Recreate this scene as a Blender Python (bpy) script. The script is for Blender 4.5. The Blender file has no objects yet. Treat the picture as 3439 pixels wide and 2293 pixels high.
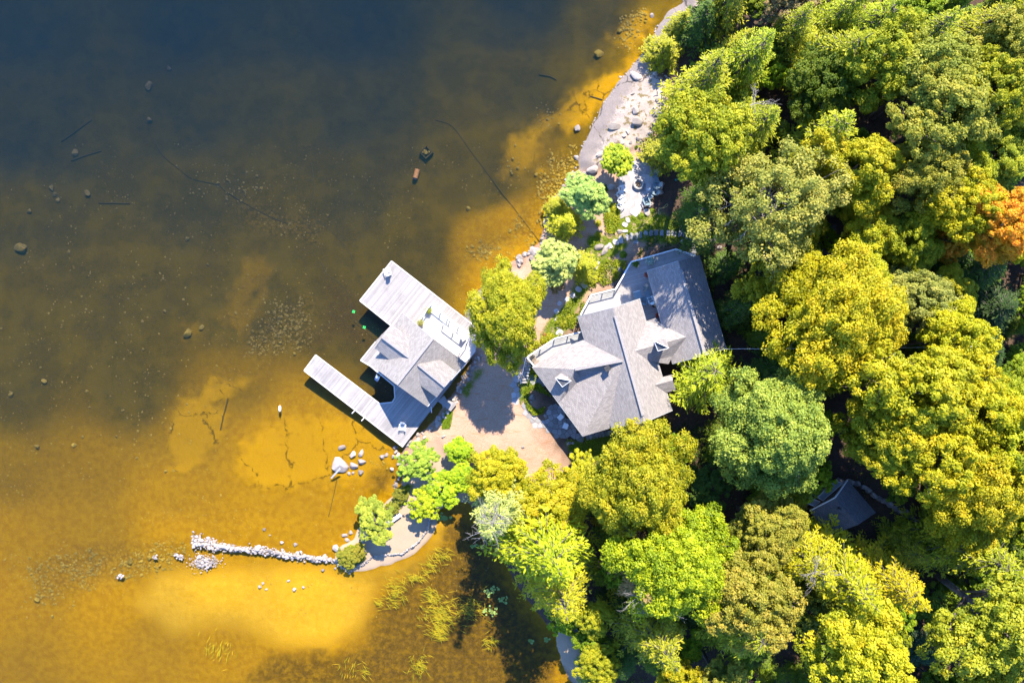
import bpy, math, random
import numpy as np
from mathutils import Vector, Matrix
R = math.radians
random.seed(7); RNG = np.random.default_rng(7)

# ---------------------------------------------------------------- camera, sky, sun, exposure
SC = bpy.context.scene
COL = SC.collection
H = 100.0                       # flying height of the camera above the water
S = 120.0 / 3439.0              # metres on the water per photograph pixel
cam = bpy.data.cameras.new('camera'); camo = bpy.data.objects.new('camera', cam); COL.objects.link(camo)
camo.location = (0, 0, H); camo.rotation_euler = (0, 0, 0)
cam.sensor_width = 36; cam.lens = 36 * H / 120.0; cam.clip_end = 2000
SC.camera = camo
SUN_EL, SUN_DX = R(47), 0.24     # shadows fall towards -y and a little towards -x
tosun = Vector((SUN_DX, 1.0, 0)).normalized() * math.cos(SUN_EL) + Vector((0, 0, math.sin(SUN_EL)))
sl = bpy.data.lights.new('sun', 'SUN'); sl.energy = 4.9; sl.angle = R(0.55); sl.color = (1.0, 0.91, 0.76)
so = bpy.data.objects.new('sun', sl); COL.objects.link(so); so.location = (20, 60, 80)
so.rotation_euler = tosun.to_track_quat('Z', 'Y').to_euler()
W = bpy.data.worlds.new('World'); SC.world = W; W.use_nodes = True
nt = W.node_tree; bg = nt.nodes['Background']; sky = nt.nodes.new('ShaderNodeTexSky')
sky.sky_type = 'NISHITA'; sky.sun_disc = False; sky.sun_elevation = SUN_EL
sky.sun_rotation = math.atan2(tosun.x, tosun.y)
sky.air_density = 1.0; sky.dust_density = 0.0; sky.ozone_density = 6.0
bg.inputs[1].default_value = 0.15
tint = nt.nodes.new('ShaderNodeMix'); tint.data_type = 'RGBA'; tint.blend_type = 'MULTIPLY'; tint.inputs[0].default_value = 1.0
tint.inputs[7].default_value = (.76, .95, 1.24, 1)          # deep clear blue of the day
nt.links.new(sky.outputs[0], tint.inputs[6]); nt.links.new(tint.outputs[2], bg.inputs[0])
SC.view_settings.view_transform = 'Standard'; SC.view_settings.look = 'None'
SC.view_settings.exposure = 1.55; SC.view_settings.gamma = 1; SC.view_settings.use_curve_mapping = False
SC.cycles.use_denoising = True
SC.cycles.max_bounces = 8; SC.cycles.transparent_max_bounces = 16; SC.cycles.volume_bounces = 0
SC.cycles.diffuse_bounces = 3

# ---------------------------------------------------------------- helpers
def G(px, py, z=0.0):
    """photograph pixel -> point of the place at height z"""
    k = S * (H - z) / H
    return Vector(((px - 1719.5) * k, -(py - 1146.5) * k, z))
V = 3439.0 / 2352.0             # my reading grid -> photograph pixels
def VP(pts): return [(x * V, y * V) for x, y in pts]
def ZP(pts, ox, oy, sc): return [(ox + x / sc, oy + y / sc) for x, y in pts]

def setp(o, label=None, cat=None, group=None, kind=None):
    if label: o['label'] = label
    if cat: o['category'] = cat
    if group: o['group'] = group
    if kind: o['kind'] = kind
    return o
def empty(name, loc=(0, 0, 0), rz=0.0, label=None, cat=None, group=None, kind=None):
    o = bpy.data.objects.new(name, None); COL.objects.link(o)
    o.location = loc; o.rotation_euler = (0, 0, rz); o.empty_display_size = 0.2
    return setp(o, label, cat, group, kind)
def mesh_obj(name, me, mat=None, parent=None, loc=None, **kw):
    if mat is not None and not me.materials: me.materials.append(mat)
    o = bpy.data.objects.new(name, me); COL.objects.link(o)
    if parent is not None: o.parent = parent
    if loc is not None: o.location = loc
    return setp(o, **kw)
def copy_tree(o, parent=None):
    c = o.copy(); COL.objects.link(c)
    for k in ('label', 'group'):
        pass
    c.parent = parent
    for ch in o.children: copy_tree(ch, c)
    return c

class MB:
    """collects faces, builds one mesh object"""
    def __init__(s): s.v = []; s.f = []; s.uv = None
    def box(s, c, d, rz=0.0, M=None):
        x, y, z = d[0] / 2, d[1] / 2, d[2] / 2
        m = (Matrix.Translation(c) @ Matrix.Rotation(rz, 4, 'Z')) if M is None else M
        b = len(s.v)
        for i in (-1, 1):
            for j in (-1, 1):
                for k in (-1, 1): s.v.append(tuple(m @ Vector((i * x, j * y, k * z))))
        for q in ((0, 1, 3, 2), (4, 6, 7, 5), (0, 4, 5, 1), (2, 3, 7, 6), (0, 2, 6, 4), (1, 5, 7, 3)):
            s.f.append(tuple(b + i for i in q))
        return s
    def bar(s, a, b, w, h):
        a, b = Vector(a), Vector(b); d = b - a; L = d.length
        q = d.to_track_quat('X', 'Z').to_matrix().to_4x4()
        return s.box(None, (L, w, h), M=Matrix.Translation((a + b) / 2) @ q)
    def prism(s, pts, z0, z1):
        """pts: xy list, z0/z1 numbers or per-point lists"""
        n = len(pts); b = len(s.v)
        for i, p in enumerate(pts): s.v.append((p[0], p[1], z0[i] if hasattr(z0, '__len__') else z0))
        for i, p in enumerate(pts): s.v.append((p[0], p[1], z1[i] if hasattr(z1, '__len__') else z1))
        area = sum(pts[i][0] * pts[(i + 1) % n][1] - pts[(i + 1) % n][0] * pts[i][1] for i in range(n))
        idx = list(range(n)) if area > 0 else list(range(n))[::-1]
        s.f.append(tuple(b + n + i for i in idx)); s.f.append(tuple(b + i for i in idx[::-1]))
        for a_, c_ in zip(idx, idx[1:] + idx[:1]): s.f.append((b + a_, b + c_, b + n + c_, b + n + a_))
        return s
    def tube(s, pts, rad, seg=6, cap=True):
        pts = [Vector(p) for p in pts]; n = len(pts)
        rs = rad if hasattr(rad, '__len__') else [rad] * n
        b = len(s.v); prev = None
        for i, p in enumerate(pts):
            t = (pts[min(i + 1, n - 1)] - pts[max(i - 1, 0)])
            t = t.normalized() if t.length > 1e-9 else Vector((0, 0, 1))
            if prev is None:
                u = t.orthogonal().normalized()
            else:
                u = prev - t * prev.dot(t)
                u = u.normalized() if u.length > 1e-6 else t.orthogonal().normalized()
            prev = u; w = t.cross(u)
            for k in range(seg):
                a = 2 * math.pi * k / seg
                s.v.append(tuple(p + (u * math.cos(a) + w * math.sin(a)) * rs[i]))
        for i in range(n - 1):
            for k in range(seg):
                k2 = (k + 1) % seg
                s.f.append((b + i * seg + k, b + i * seg + k2, b + (i + 1) * seg + k2, b + (i + 1) * seg + k))
        if cap:
            s.f.append(tuple(b + k for k in range(seg))[::-1]); s.f.append(tuple(b + (n - 1) * seg + k for k in range(seg)))
        return s
    def lathe(s, prof, seg=24, c=(0, 0, 0)):
        b = len(s.v); n = len(prof)
        for r_, z_ in prof:
            for k in range(seg):
                a = 2 * math.pi * k / seg
                s.v.append((c[0] + r_ * math.cos(a), c[1] + r_ * math.sin(a), c[2] + z_))
        for i in range(n - 1):
            for k in range(seg):
                k2 = (k + 1) % seg
                s.f.append((b + i * seg + k, b + i * seg + k2, b + (i + 1) * seg + k2, b + (i + 1) * seg + k))
        return s
    def mesh(s, name, mat=None, smooth=False):
        me = bpy.data.meshes.new(name); me.from_pydata([tuple(v) for v in s.v], [], s.f); me.update()
        if mat is not None: me.materials.append(mat)
        if smooth:
            me.polygons.foreach_set('use_smooth', [True] * len(me.polygons))
        return me
    def build(s, name, mat, parent=None, smooth=False, **kw):
        return mesh_obj(name, s.mesh(name, mat, smooth), None, parent, **kw)

# value noise on arrays
_perm = RNG.random((256, 256))
def vnoise(x, y):
    xi = np.floor(x).astype(int); yi = np.floor(y).astype(int); fx = x - xi; fy = y - yi
    fx = fx * fx * (3 - 2 * fx); fy = fy * fy * (3 - 2 * fy)
    g = lambda a, b: _perm[a & 255, b & 255]
    return (g(xi, yi) * (1 - fx) + g(xi + 1, yi) * fx) * (1 - fy) + (g(xi, yi + 1) * (1 - fx) + g(xi + 1, yi + 1) * fx) * fy
def fbm(x, y, o=4):
    t = 0; a = 1; n = 0
    for i in range(o):
        t = t + a * vnoise(x * 2 ** i + 17.3 * i, y * 2 ** i - 9.1 * i); n += a; a *= 0.5
    return t / n * 2 - 1
def polysd(x, y, poly):
    """signed distance, positive inside (same unit as x)"""
    P = np.asarray(poly, float); Q = np.roll(P, -1, 0)
    d2 = np.full(x.shape, 1e18); ins = np.zeros(x.shape, bool)
    for (ax, ay), (bx, by) in zip(P, Q):
        ex, ey = bx - ax, by - ay; L = ex * ex + ey * ey + 1e-12
        t = np.clip(((x - ax) * ex + (y - ay) * ey) / L, 0, 1)
        d2 = np.minimum(d2, (x - ax - t * ex) ** 2 + (y - ay - t * ey) ** 2)
        c = ((ay > y) != (by > y)) & (x < ex * (y - ay) / (ey if abs(ey) > 1e-12 else 1e-12) + ax)
        ins ^= c
    d = np.sqrt(d2)
    return np.where(ins, d, -d)
def sstep(a, b, x):
    t = np.clip((x - a) / (b - a), 0, 1); return t * t * (3 - 2 * t)

# ---------------------------------------------------------------- materials
class NM:
    def __init__(s, name):
        s.m = bpy.data.materials.new(name); s.m.use_nodes = True; s.t = s.m.node_tree
        s.b = s.t.nodes['Principled BSDF']; s.out = s.t.nodes['Material Output']
    def n(s, typ, **kw):
        nd = s.t.nodes.new('ShaderNode' + typ)
        for k, v in kw.items():
            if k.startswith('_'): setattr(nd, k[1:], v)
        return nd
    def l(s, a, b): s.t.links.new(a, b)
    def coord(s, what='Object', scale=None):
        tc = s.n('TexCoord'); o = tc.outputs[what]
        if scale is not None:
            mp = s.n('Mapping'); s.l(o, mp.inputs[0]); mp.inputs['Scale'].default_value = scale; o = mp.outputs[0]
        return o
    def noise(s, vec, scale, detail=4, rough=.55, out=0):
        nd = s.n('TexNoise'); nd.inputs['Scale'].default_value = scale; nd.inputs['Detail'].default_value = detail
        nd.inputs['Roughness'].default_value = rough
        if vec is not None: s.l(vec, nd.inputs['Vector'])
        return nd.outputs[out]
    def ramp(s, fac, stops):
        r = s.n('ValToRGB'); e = r.color_ramp.elements
        while len(e) > 1: e.remove(e[0])
        for i, (p, c) in enumerate(stops):
            el = e[0] if i == 0 else e.new(p)
            el.position = p; el.color = (*c, 1) if len(c) == 3 else c
        s.l(fac, r.inputs[0]); return r.outputs[0]
    def mix(s, fac, a, b, typ='MIX'):
        m = s.n('Mix'); m.data_type = 'RGBA'; m.blend_type = typ; m.clamp_factor = True
        for sock, v in ((m.inputs[0], fac), (m.inputs[6], a), (m.inputs[7], b)):
            if isinstance(v, (int, float)): sock.default_value = v
            elif isinstance(v, tuple): sock.default_value = (*v, 1) if len(v) == 3 else v
            else: s.l(v, sock)
        return m.outputs[2]
    def math(s, op, a, b=0.0, clamp=False):
        m = s.n('Math'); m.operation = op; m.use_clamp = clamp
        for sock, v in ((m.inputs[0], a), (m.inputs[1], b)):
            if isinstance(v, (int, float)): sock.default_value = v
            else: s.l(v, sock)
        return m.outputs[0]
    def mapr(s, v, a, b, c=0.0, d=1.0, smooth=True):
        m = s.n('MapRange'); m.interpolation_type = 'SMOOTHSTEP' if smooth else 'LINEAR'
        s.l(v, m.inputs[0])
        for i, k in enumerate((a, b, c, d)): m.inputs[1 + i].default_value = k
        return m.outputs[0]
    def bump(s, hgt, strength=.4, dist=.05):
        b = s.n('Bump'); b.inputs['Strength'].default_value = strength; b.inputs['Distance'].default_value = dist
        s.l(hgt, b.inputs['Height']); s.l(b.outputs[0], s.b.inputs['Normal'])
    def base(s, c, rough=.7, spec=.3, metal=0.0):
        if isinstance(c, tuple): s.b.inputs['Base Color'].default_value = (*c, 1)
        else: s.l(c, s.b.inputs['Base Color'])
        s.b.inputs['Roughness'].default_value = rough; s.b.inputs['Specular IOR Level'].default_value = spec
        s.b.inputs['Metallic'].default_value = metal
        return s.m

def speckled(name, c1, c2, scale, rough=.8, bump=.3, objvar=0.0, spec=.25, bdist=.04):
    k = NM(name); co = k.coord('Object')
    n1 = k.noise(co, scale, 6, .65)
    c = k.ramp(n1, [(.3, c1), (.7, c2)])
    if objvar:
        oi = k.n('ObjectInfo'); f = k.mapr(oi.outputs['Random'], 0, 1, 1 - objvar, 1 + objvar, False)
        h = k.n('HueSaturation'); k.l(c, h.inputs['Color']); k.l(f, h.inputs['Value']); c = h.outputs[0]
    k.base(c, rough, spec)
    if bump: k.bump(n1, bump, bdist)
    return k.m

def mat_rock(name, c1, c2, c3):
    k = NM(name); co = k.coord('Object'); geo = k.n('NewGeometry')
    n1 = k.noise(geo.outputs['Position'], 1.3, 5, .6); n2 = k.noise(geo.outputs['Position'], 9.0, 5, .7)
    c = k.ramp(n1, [(.32, c1), (.68, c2)])
    c = k.mix(k.mapr(n2, .52, .7), c, c3)
    oi = k.n('ObjectInfo'); f = k.mapr(oi.outputs['Random'], 0, 1, .72, 1.22, False)
    h = k.n('HueSaturation'); k.l(c, h.inputs['Color']); k.l(f, h.inputs['Value'])
    k.base(h.outputs[0], .85, .2); k.bump(n2, .55, .05)
    return k.m
M_ROCK = mat_rock('granite', (.22, .19, .17), (.36, .31, .28), (.13, .12, .11))
M_PALE = mat_rock('pale_granite', (.29, .245, .215), (.41, .36, .32), (.19, .165, .145))
M_WETROCK = mat_rock('submerged_rock', (.17, .115, .010), (.30, .205, .018), (.10, .07, .008))
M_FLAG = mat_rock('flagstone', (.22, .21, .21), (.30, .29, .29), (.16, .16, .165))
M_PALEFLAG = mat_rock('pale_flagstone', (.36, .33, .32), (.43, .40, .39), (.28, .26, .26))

def mat_wood(name, c1, c2, objvar=.16, gs=(2.0, 22.0, 6.0)):
    k = NM(name); co = k.coord('Object', gs); oi = k.n('ObjectInfo')
    off = k.n('VectorMath'); off.operation = 'ADD'; k.l(co, off.inputs[0])
    cx = k.n('CombineXYZ'); k.l(k.math('MULTIPLY', oi.outputs['Random'], 57.0), cx.inputs[0]); k.l(k.math('MULTIPLY', oi.outputs['Random'], 31.0), cx.inputs[1])
    k.l(cx.outputs[0], off.inputs[1])
    n1 = k.noise(off.outputs[0], 1.0, 5, .6)
    c = k.ramp(n1, [(.3, c1), (.7, c2)])
    f = k.mapr(oi.outputs['Random'], 0, 1, 1 - objvar, 1 + objvar, False)
    h = k.n('HueSaturation'); k.l(c, h.inputs['Color']); k.l(f, h.inputs['Value'])
    geo = k.n('NewGeometry')
    st = k.noise(geo.outputs['Position'], .6, 4, .6)
    c = k.mix(k.mapr(st, .45, .75, 0, .35), h.outputs[0], (.12, .11, .10))
    k.base(c, .75, .2); k.bump(n1, .25, .01)
    return k.m
M_DECK = mat_wood('weathered_decking', (.235, .215, .205), (.36, .335, .325))
M_HDECK = mat_wood('grey_decking', (.30, .27, .26), (.42, .39, .375), .1)
M_WHITEDECK = mat_wood('pale_decking', (.50, .47, .44), (.58, .55, .52), .05)
M_LOG = mat_wood('old_timber', (.14, .11, .08), (.26, .21, .16), .2)
M_DRIFT = mat_wood('driftwood', (.36, .33, .30), (.5, .47, .44), .1)
M_RIDGE = speckled('ridge_shingles', (.20, .185, .18), (.31, .285, .275), 7.0, .9, .3)
M_SUNK = speckled('waterlogged_wood', (.06, .038, .002), (.11, .07, .003), 5.0, .9, .3)
M_BARK = speckled('bark', (.07, .055, .045), (.17, .145, .125), 6.0, .9, .6)
M_PALEBARK = speckled('pale_bark', (.17, .15, .135), (.29, .26, .235), 6.0, .9, .4)
M_WHITE = speckled('white_paint', (.72, .71, .69), (.80, .79, .78), 3.0, .5, .05)
M_GREYBLUE = speckled('grey_blue_paint', (.16, .22, .25), (.20, .27, .30), 3.0, .6, .1)
M_DARK = speckled('dark_metal', (.025, .025, .027), (.05, .05, .052), 5.0, .5, .1)
M_CONC = speckled('concrete', (.27, .26, .25), (.36, .345, .33), 5.0, .85, .3)
M_SIDING = speckled('stained_siding', (.16, .115, .08), (.22, .165, .12), 3.0, .7, .2)
M_LINEN = speckled('pale_siding', (.30, .32, .33), (.37, .39, .40), 3.0, .7, .2)
M_TERRA = speckled('terracotta', (.20, .16, .13), (.28, .22, .18), 6.0, .8, .2)
M_CHAR = speckled('charred_wood', (.015, .013, .012), (.14, .09, .05), 9.0, .9, .4)
M_RUST = speckled('rusty_orange', (.46, .20, .03), (.62, .30, .06), 3.0, .8, .3)
M_SOIL = speckled('soil', (.05, .035, .025), (.10, .07, .05), 5.0, .95, .5)
def plain(name, c, rough=.5, spec=.4):
    k = NM(name); n = k.noise(k.coord('Object'), 4.0); return k.base(k.ramp(n, [(.3, tuple(x * .88 for x in c)), (.7, c)]), rough, spec)
M_GREEN = plain('green_plastic', (.02, .62, .10)); M_TEAL = plain('teal_plastic', (.02, .30, .30)); M_HOSE = plain('yellow_hose', (.55, .42, .16))
M_ROPE = plain('dark_cable', (.018, .016, .013), .8); M_RED = plain('red_plastic', (.45, .05, .04)); M_TAN = plain('tan_cushion', (.42, .33, .24), .9)
k = NM('window_glass'); k.base((.03, .05, .06), .04, .8); M_GLASS = k.m
k = NM('clear_glass'); k.base((.9, .95, .95), .03, .5)
tr = k.n('BsdfTransparent'); tr.inputs[0].default_value = (.93, .97, .97, 1); mx = k.n('MixShader'); mx.inputs[0].default_value = .08
k.l(tr.outputs[0], mx.inputs[1]); k.l(k.b.outputs[0], mx.inputs[2]); k.l(mx.outputs[0], k.out.inputs[0]); M_CLEAR = k.m

def mat_shingle(name, c1, c2, c3):
    k = NM(name); uv = k.n('UVMap'); b = k.n('TexBrick'); k.l(uv.outputs[0], b.inputs['Vector'])
    b.inputs['Scale'].default_value = 1.0; b.inputs['Brick Width'].default_value = .34; b.inputs['Row Height'].default_value = .16
    b.inputs['Mortar Size'].default_value = .012; b.inputs['Mortar Smooth'].default_value = .2; b.inputs['Bias'].default_value = 0.0
    b.offset = .5; b.offset_frequency = 2
    b.inputs['Color1'].default_value = (*c1, 1); b.inputs['Color2'].default_value = (*c2, 1); b.inputs['Mortar'].default_value = (*c3, 1)
    n1 = k.noise(uv.outputs[0], .8, 5, .6); n2 = k.noise(uv.outputs[0], 24.0, 3)
    c = k.mix(k.mapr(n1, .35, .75, 0, .14), b.outputs[0], tuple(x * .8 for x in c1))
    c = k.mix(k.mapr(n2, .4, .7, 0, .35), c, tuple(min(1, x * 1.35) for x in c2))
    k.base(c, .9, .15)
    # each course steps up towards its lower edge
    sp = k.n('SeparateXYZ'); k.l(uv.outputs[0], sp.inputs[0])
    fr = k.math('FRACT', k.math('DIVIDE', sp.outputs[1], .16))
    hh = k.math('ADD', k.math('MULTIPLY', fr, -1.0), k.math('MULTIPLY', b.outputs['Fac'], -.8))
    k.bump(hh, .8, .03)
    return k.m
M_SHINGLE = mat_shingle('grey_shingles', (.215, .195, .188), (.32, .292, .278), (.13, .118, .115))
M_SHINGLE2 = mat_shingle('weathered_shingles', (.21, .19, .177), (.30, .275, .257), (.12, .108, .10))
M_SHINGLE3 = mat_shingle('slate_and_shade_shingles', (.10, .105, .115), (.15, .155, .165), (.05, .05, .055))  # slate grey of the cabin roof; on the dormers it paints in shade

# foliage: base colour comes from the object's own colour, varied leaf by leaf
def mat_leaf(name, trans=.35):
    k = NM(name); oi = k.n('ObjectInfo'); at = k.n('Attribute'); at.attribute_name = 'var'
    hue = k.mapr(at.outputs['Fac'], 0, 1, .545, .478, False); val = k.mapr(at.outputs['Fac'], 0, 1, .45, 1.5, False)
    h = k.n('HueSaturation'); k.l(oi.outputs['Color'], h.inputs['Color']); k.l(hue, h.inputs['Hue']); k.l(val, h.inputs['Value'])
    k.base(h.outputs[0], .55, .25)
    t = k.n('BsdfTranslucent'); k.l(h.outputs[0], t.inputs[0])
    mx = k.n('MixShader'); mx.inputs[0].default_value = trans
    k.l(k.b.outputs[0], mx.inputs[1]); k.l(t.outputs[0], mx.inputs[2]); k.l(mx.outputs[0], k.out.inputs[0])
    return k.m
M_LEAF = mat_leaf('leaves', .42); M_NEEDLE = mat_leaf('needles', .32)
# ---------------------------------------------------------------- the ground and the lake bed: one sheet
SHORE = VP([(1575, -60), (1566, 5), (1538, 25), (1512, 55), (1502, 90), (1470, 130), (1440, 165), (1410, 203), (1388, 235), (1372, 265), (1352, 310),
  (1336, 345), (1326, 370), (1330, 388), (1302, 412), (1275, 450), (1258, 480), (1252, 510), (1240, 555), (1215, 577), (1190, 594), (1160, 612),
  (1130, 636), (1104, 662), (1084, 692), (1070, 720), (1066, 742), (1082, 775), (1085, 830), (1062, 872), (1040, 900), (1018, 935), (1000, 963),
  (978, 985), (950, 1003), (930, 1022), (918, 1050), (924, 1090), (922, 1118), (900, 1143), (868, 1166), (838, 1188), (822, 1215), (812, 1240),
  (788, 1250), (770, 1266), (768, 1292), (800, 1315), (850, 1308), (900, 1294), (958, 1268), (990, 1236), (1005, 1200), (1000, 1176), (1016, 1166),
  (1045, 1150), (1075, 1152), (1100, 1185), (1140, 1250), (1185, 1340), (1240, 1415), (1275, 1452), (1282, 1490), (1296, 1540), (1330, 1590), (1400, 1700)])
LAND = SHORE + [(3000, 4000), (16000, 9000), (16000, -9000), (2302, -9000)]
SPIT = VP([(1000, 1020), (1045, 1060), (1040, 1120), (1060, 1160), (1000, 1170), (1012, 1210), (960, 1275), (850, 1320), (760, 1310), (760, 1260), (870, 1160), (925, 1110), (960, 1050)])
NROCK = VP([(1590, -40), (1610, 20), (1560, 70), (1520, 120), (1500, 165), (1530, 200), (1535, 260), (1500, 300), (1470, 340), (1420, 350), (1390, 385), (1320, 395),
  (1318, 360), (1350, 290), (1380, 225), (1440, 155), (1495, 85), (1505, 50), (1560, -10)])
WROCK = VP([(1060, 745), (1070, 700), (1100, 655), (1150, 612), (1165, 620), (1130, 670), (1105, 700), (1095, 750), (1080, 770)])
GRASS = [VP(p) for p in (
  [(1350, 545), (1430, 540), (1440, 565), (1400, 600), (1360, 640), (1335, 690), (1300, 760), (1262, 790), (1240, 770), (1265, 730), (1300, 700), (1320, 640), (1335, 590)],
  [(1400, 480), (1440, 500), (1500, 490), (1590, 520), (1590, 560), (1500, 560), (1430, 550), (1400, 520)],
  [(1095, 850), (1110, 850), (1075, 910), (1060, 900)],
  [(1300, 1010), (1345, 1005), (1440, 985), (1520, 975), (1520, 1010), (1440, 1030), (1340, 1070), (1310, 1060)],
  [(1190, 880), (1245, 800), (1262, 815), (1215, 900), (1195, 930)],
  [(1020, 945), (1040, 945), (1032, 985), (1015, 985)])]
ASPH = [VP(p) for p in ([(1300, 1110), (1335, 1085), (1360, 1110), (1330, 1160), (1290, 1170), (1280, 1150)],
  [(1865, 540), (1905, 520), (1920, 580), (1890, 660), (1850, 650)], [(2120, 610), (2170, 560), (2200, 640), (2150, 680)], [(2250, 1180), (2360, 1250), (2360, 1300), (2240, 1230)])]
TRACK = [VP(p) for p in ([(2290, 470), (2352, 395), (2380, 470), (2310, 500), (2280, 495)], [(2310, 300), (2352, 270), (2380, 290), (2340, 320)],
  [(1255, 1440), (1290, 1430), (1340, 1500), (1390, 1580), (1330, 1580), (1280, 1520)])]
SLAB = [VP(p) for p in (                        # bare rock and sand showing pale through the water
  [(1215, 285), (1300, 230), (1400, 170), (1480, 110), (1510, 60), (1490, 130), (1400, 215), (1360, 270), (1320, 300), (1270, 300), (1240, 330), (1240, 390), (1200, 405), (1160, 395), (1155, 340), (1170, 300), (1190, 315)],
  [(1430, 45), (1490, 15), (1510, 50), (1480, 90), (1440, 110), (1400, 75)],
  [(550, 595), (590, 595), (605, 620), (575, 650), (560, 690), (600, 660), (595, 700), (540, 770), (500, 745), (490, 720), (530, 650), (545, 630)],
  [(470, 865), (490, 880), (580, 870), (540, 900), (470, 930), (510, 960), (500, 1010), (480, 1050), (440, 1080), (400, 1080), (360, 1040), (370, 990), (405, 920), (450, 905)],
  [(560, 1010), (640, 960), (700, 950), (800, 970), (880, 1010), (900, 1080), (820, 1100), (740, 1110), (640, 1130), (560, 1100), (520, 1060)],
  [(410, 745), (440, 740), (440, 770), (415, 780)])]
SANDY = [VP(p) for p in ([(320, 1390), (360, 1320), (470, 1320), (620, 1310), (760, 1310), (860, 1320), (850, 1380), (820, 1440), (760, 1480), (640, 1480), (560, 1440), (480, 1430), (400, 1460)],
  [(980, 1290), (1010, 1200), (1030, 1200), (1010, 1260), (960, 1310), (880, 1330), (850, 1320)])]
MUCK = [VP(p) for p in ([(735, 640), (790, 650), (830, 700), (880, 760), (840, 800), (780, 780), (720, 790), (725, 720)],
  [(840, 1490), (870, 1380), (960, 1310), (1010, 1240), (1040, 1180), (1110, 1230), (1200, 1400), (1290, 1520), (1250, 1600), (700, 1600), (560, 1570), (620, 1500), (760, 1500)],
  [(850, 1090), (900, 1080), (890, 1130), (860, 1150)])]
COBBLE = [VP(p) for p in ([(1270, 350), (1320, 330), (1330, 400), (1270, 460), (1240, 540), (1100, 590), (1060, 575), (1180, 520), (1230, 430)],
  [(60, 1300), (200, 1260), (400, 1240), (440, 1260), (430, 1300), (300, 1330), (80, 1390)],
  [(500, 420), (640, 480), (740, 500), (720, 560), (560, 520)], [(640, 690), (720, 680), (720, 800), (560, 820), (560, 760)])]
DEPTH = [(0, 0, 5.2), (400, 0, 5.8), (800, 0, 5.6), (1200, 0, 4.6), (1380, 40, 2.6), (0, 300, 4.3), (400, 250, 4.2), (800, 250, 4.0), (1200, 220, 2.9), (1330, 180, 2.0),
  (0, 500, 2.7), (400, 450, 2.9), (800, 420, 3.0), (1100, 400, 2.3), (1230, 330, 1.45), (0, 700, 1.9), (300, 650, 2.1), (560, 680, 2.2), (700, 650, 2.0), (950, 550, 2.0), (1100, 560, 1.1), (1180, 540, .7),
  (0, 900, 1.9), (300, 900, 1.9), (430, 1000, 1.25), (550, 900, 1.4), (770, 720, 1.9), (850, 770, 1.8), (650, 1000, .75), (600, 1050, .6), (800, 1000, .5), (900, 880, 1.6), (0, 1100, 1.35), (200, 1100, 1.25), (400, 1150, .8),
  (600, 1150, .45), (800, 1150, .35), (0, 1250, 1.0), (200, 1250, 1.05), (400, 1250, .4), (600, 1250, .32), (0, 1400, .8), (250, 1400, .42), (500, 1350, .17),
  (700, 1350, .12), (750, 1450, .22), (500, 1480, .6), (350, 1500, .8), (0, 1550, 1.0), (850, 1500, .6), (950, 1350, .5), (1000, 1250, .35), (1100, 1350, .8),
  (1200, 1450, .7), (1050, 1550, .65), (1270, 1500, .2), (-600, 0, 7), (-600, 700, 4), (-600, 1500, 2.5), (600, -600, 9), (600, 2200, 2.0), (1100, 2200, 1.5)]
YARD = VP([(930, 1030), (1060, 860), (1090, 690), (1240, 560), (1290, 430), (1380, 340), (1540, 200), (1530, 330), (1480, 380), (1420, 450), (1460, 490), (1520, 540), (1450, 600), (1400, 660), (1250, 800),
  (1210, 900), (1250, 990), (1310, 1080), (1320, 1160), (1280, 1200), (1200, 1150), (1100, 1130), (1000, 1150)])
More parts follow.
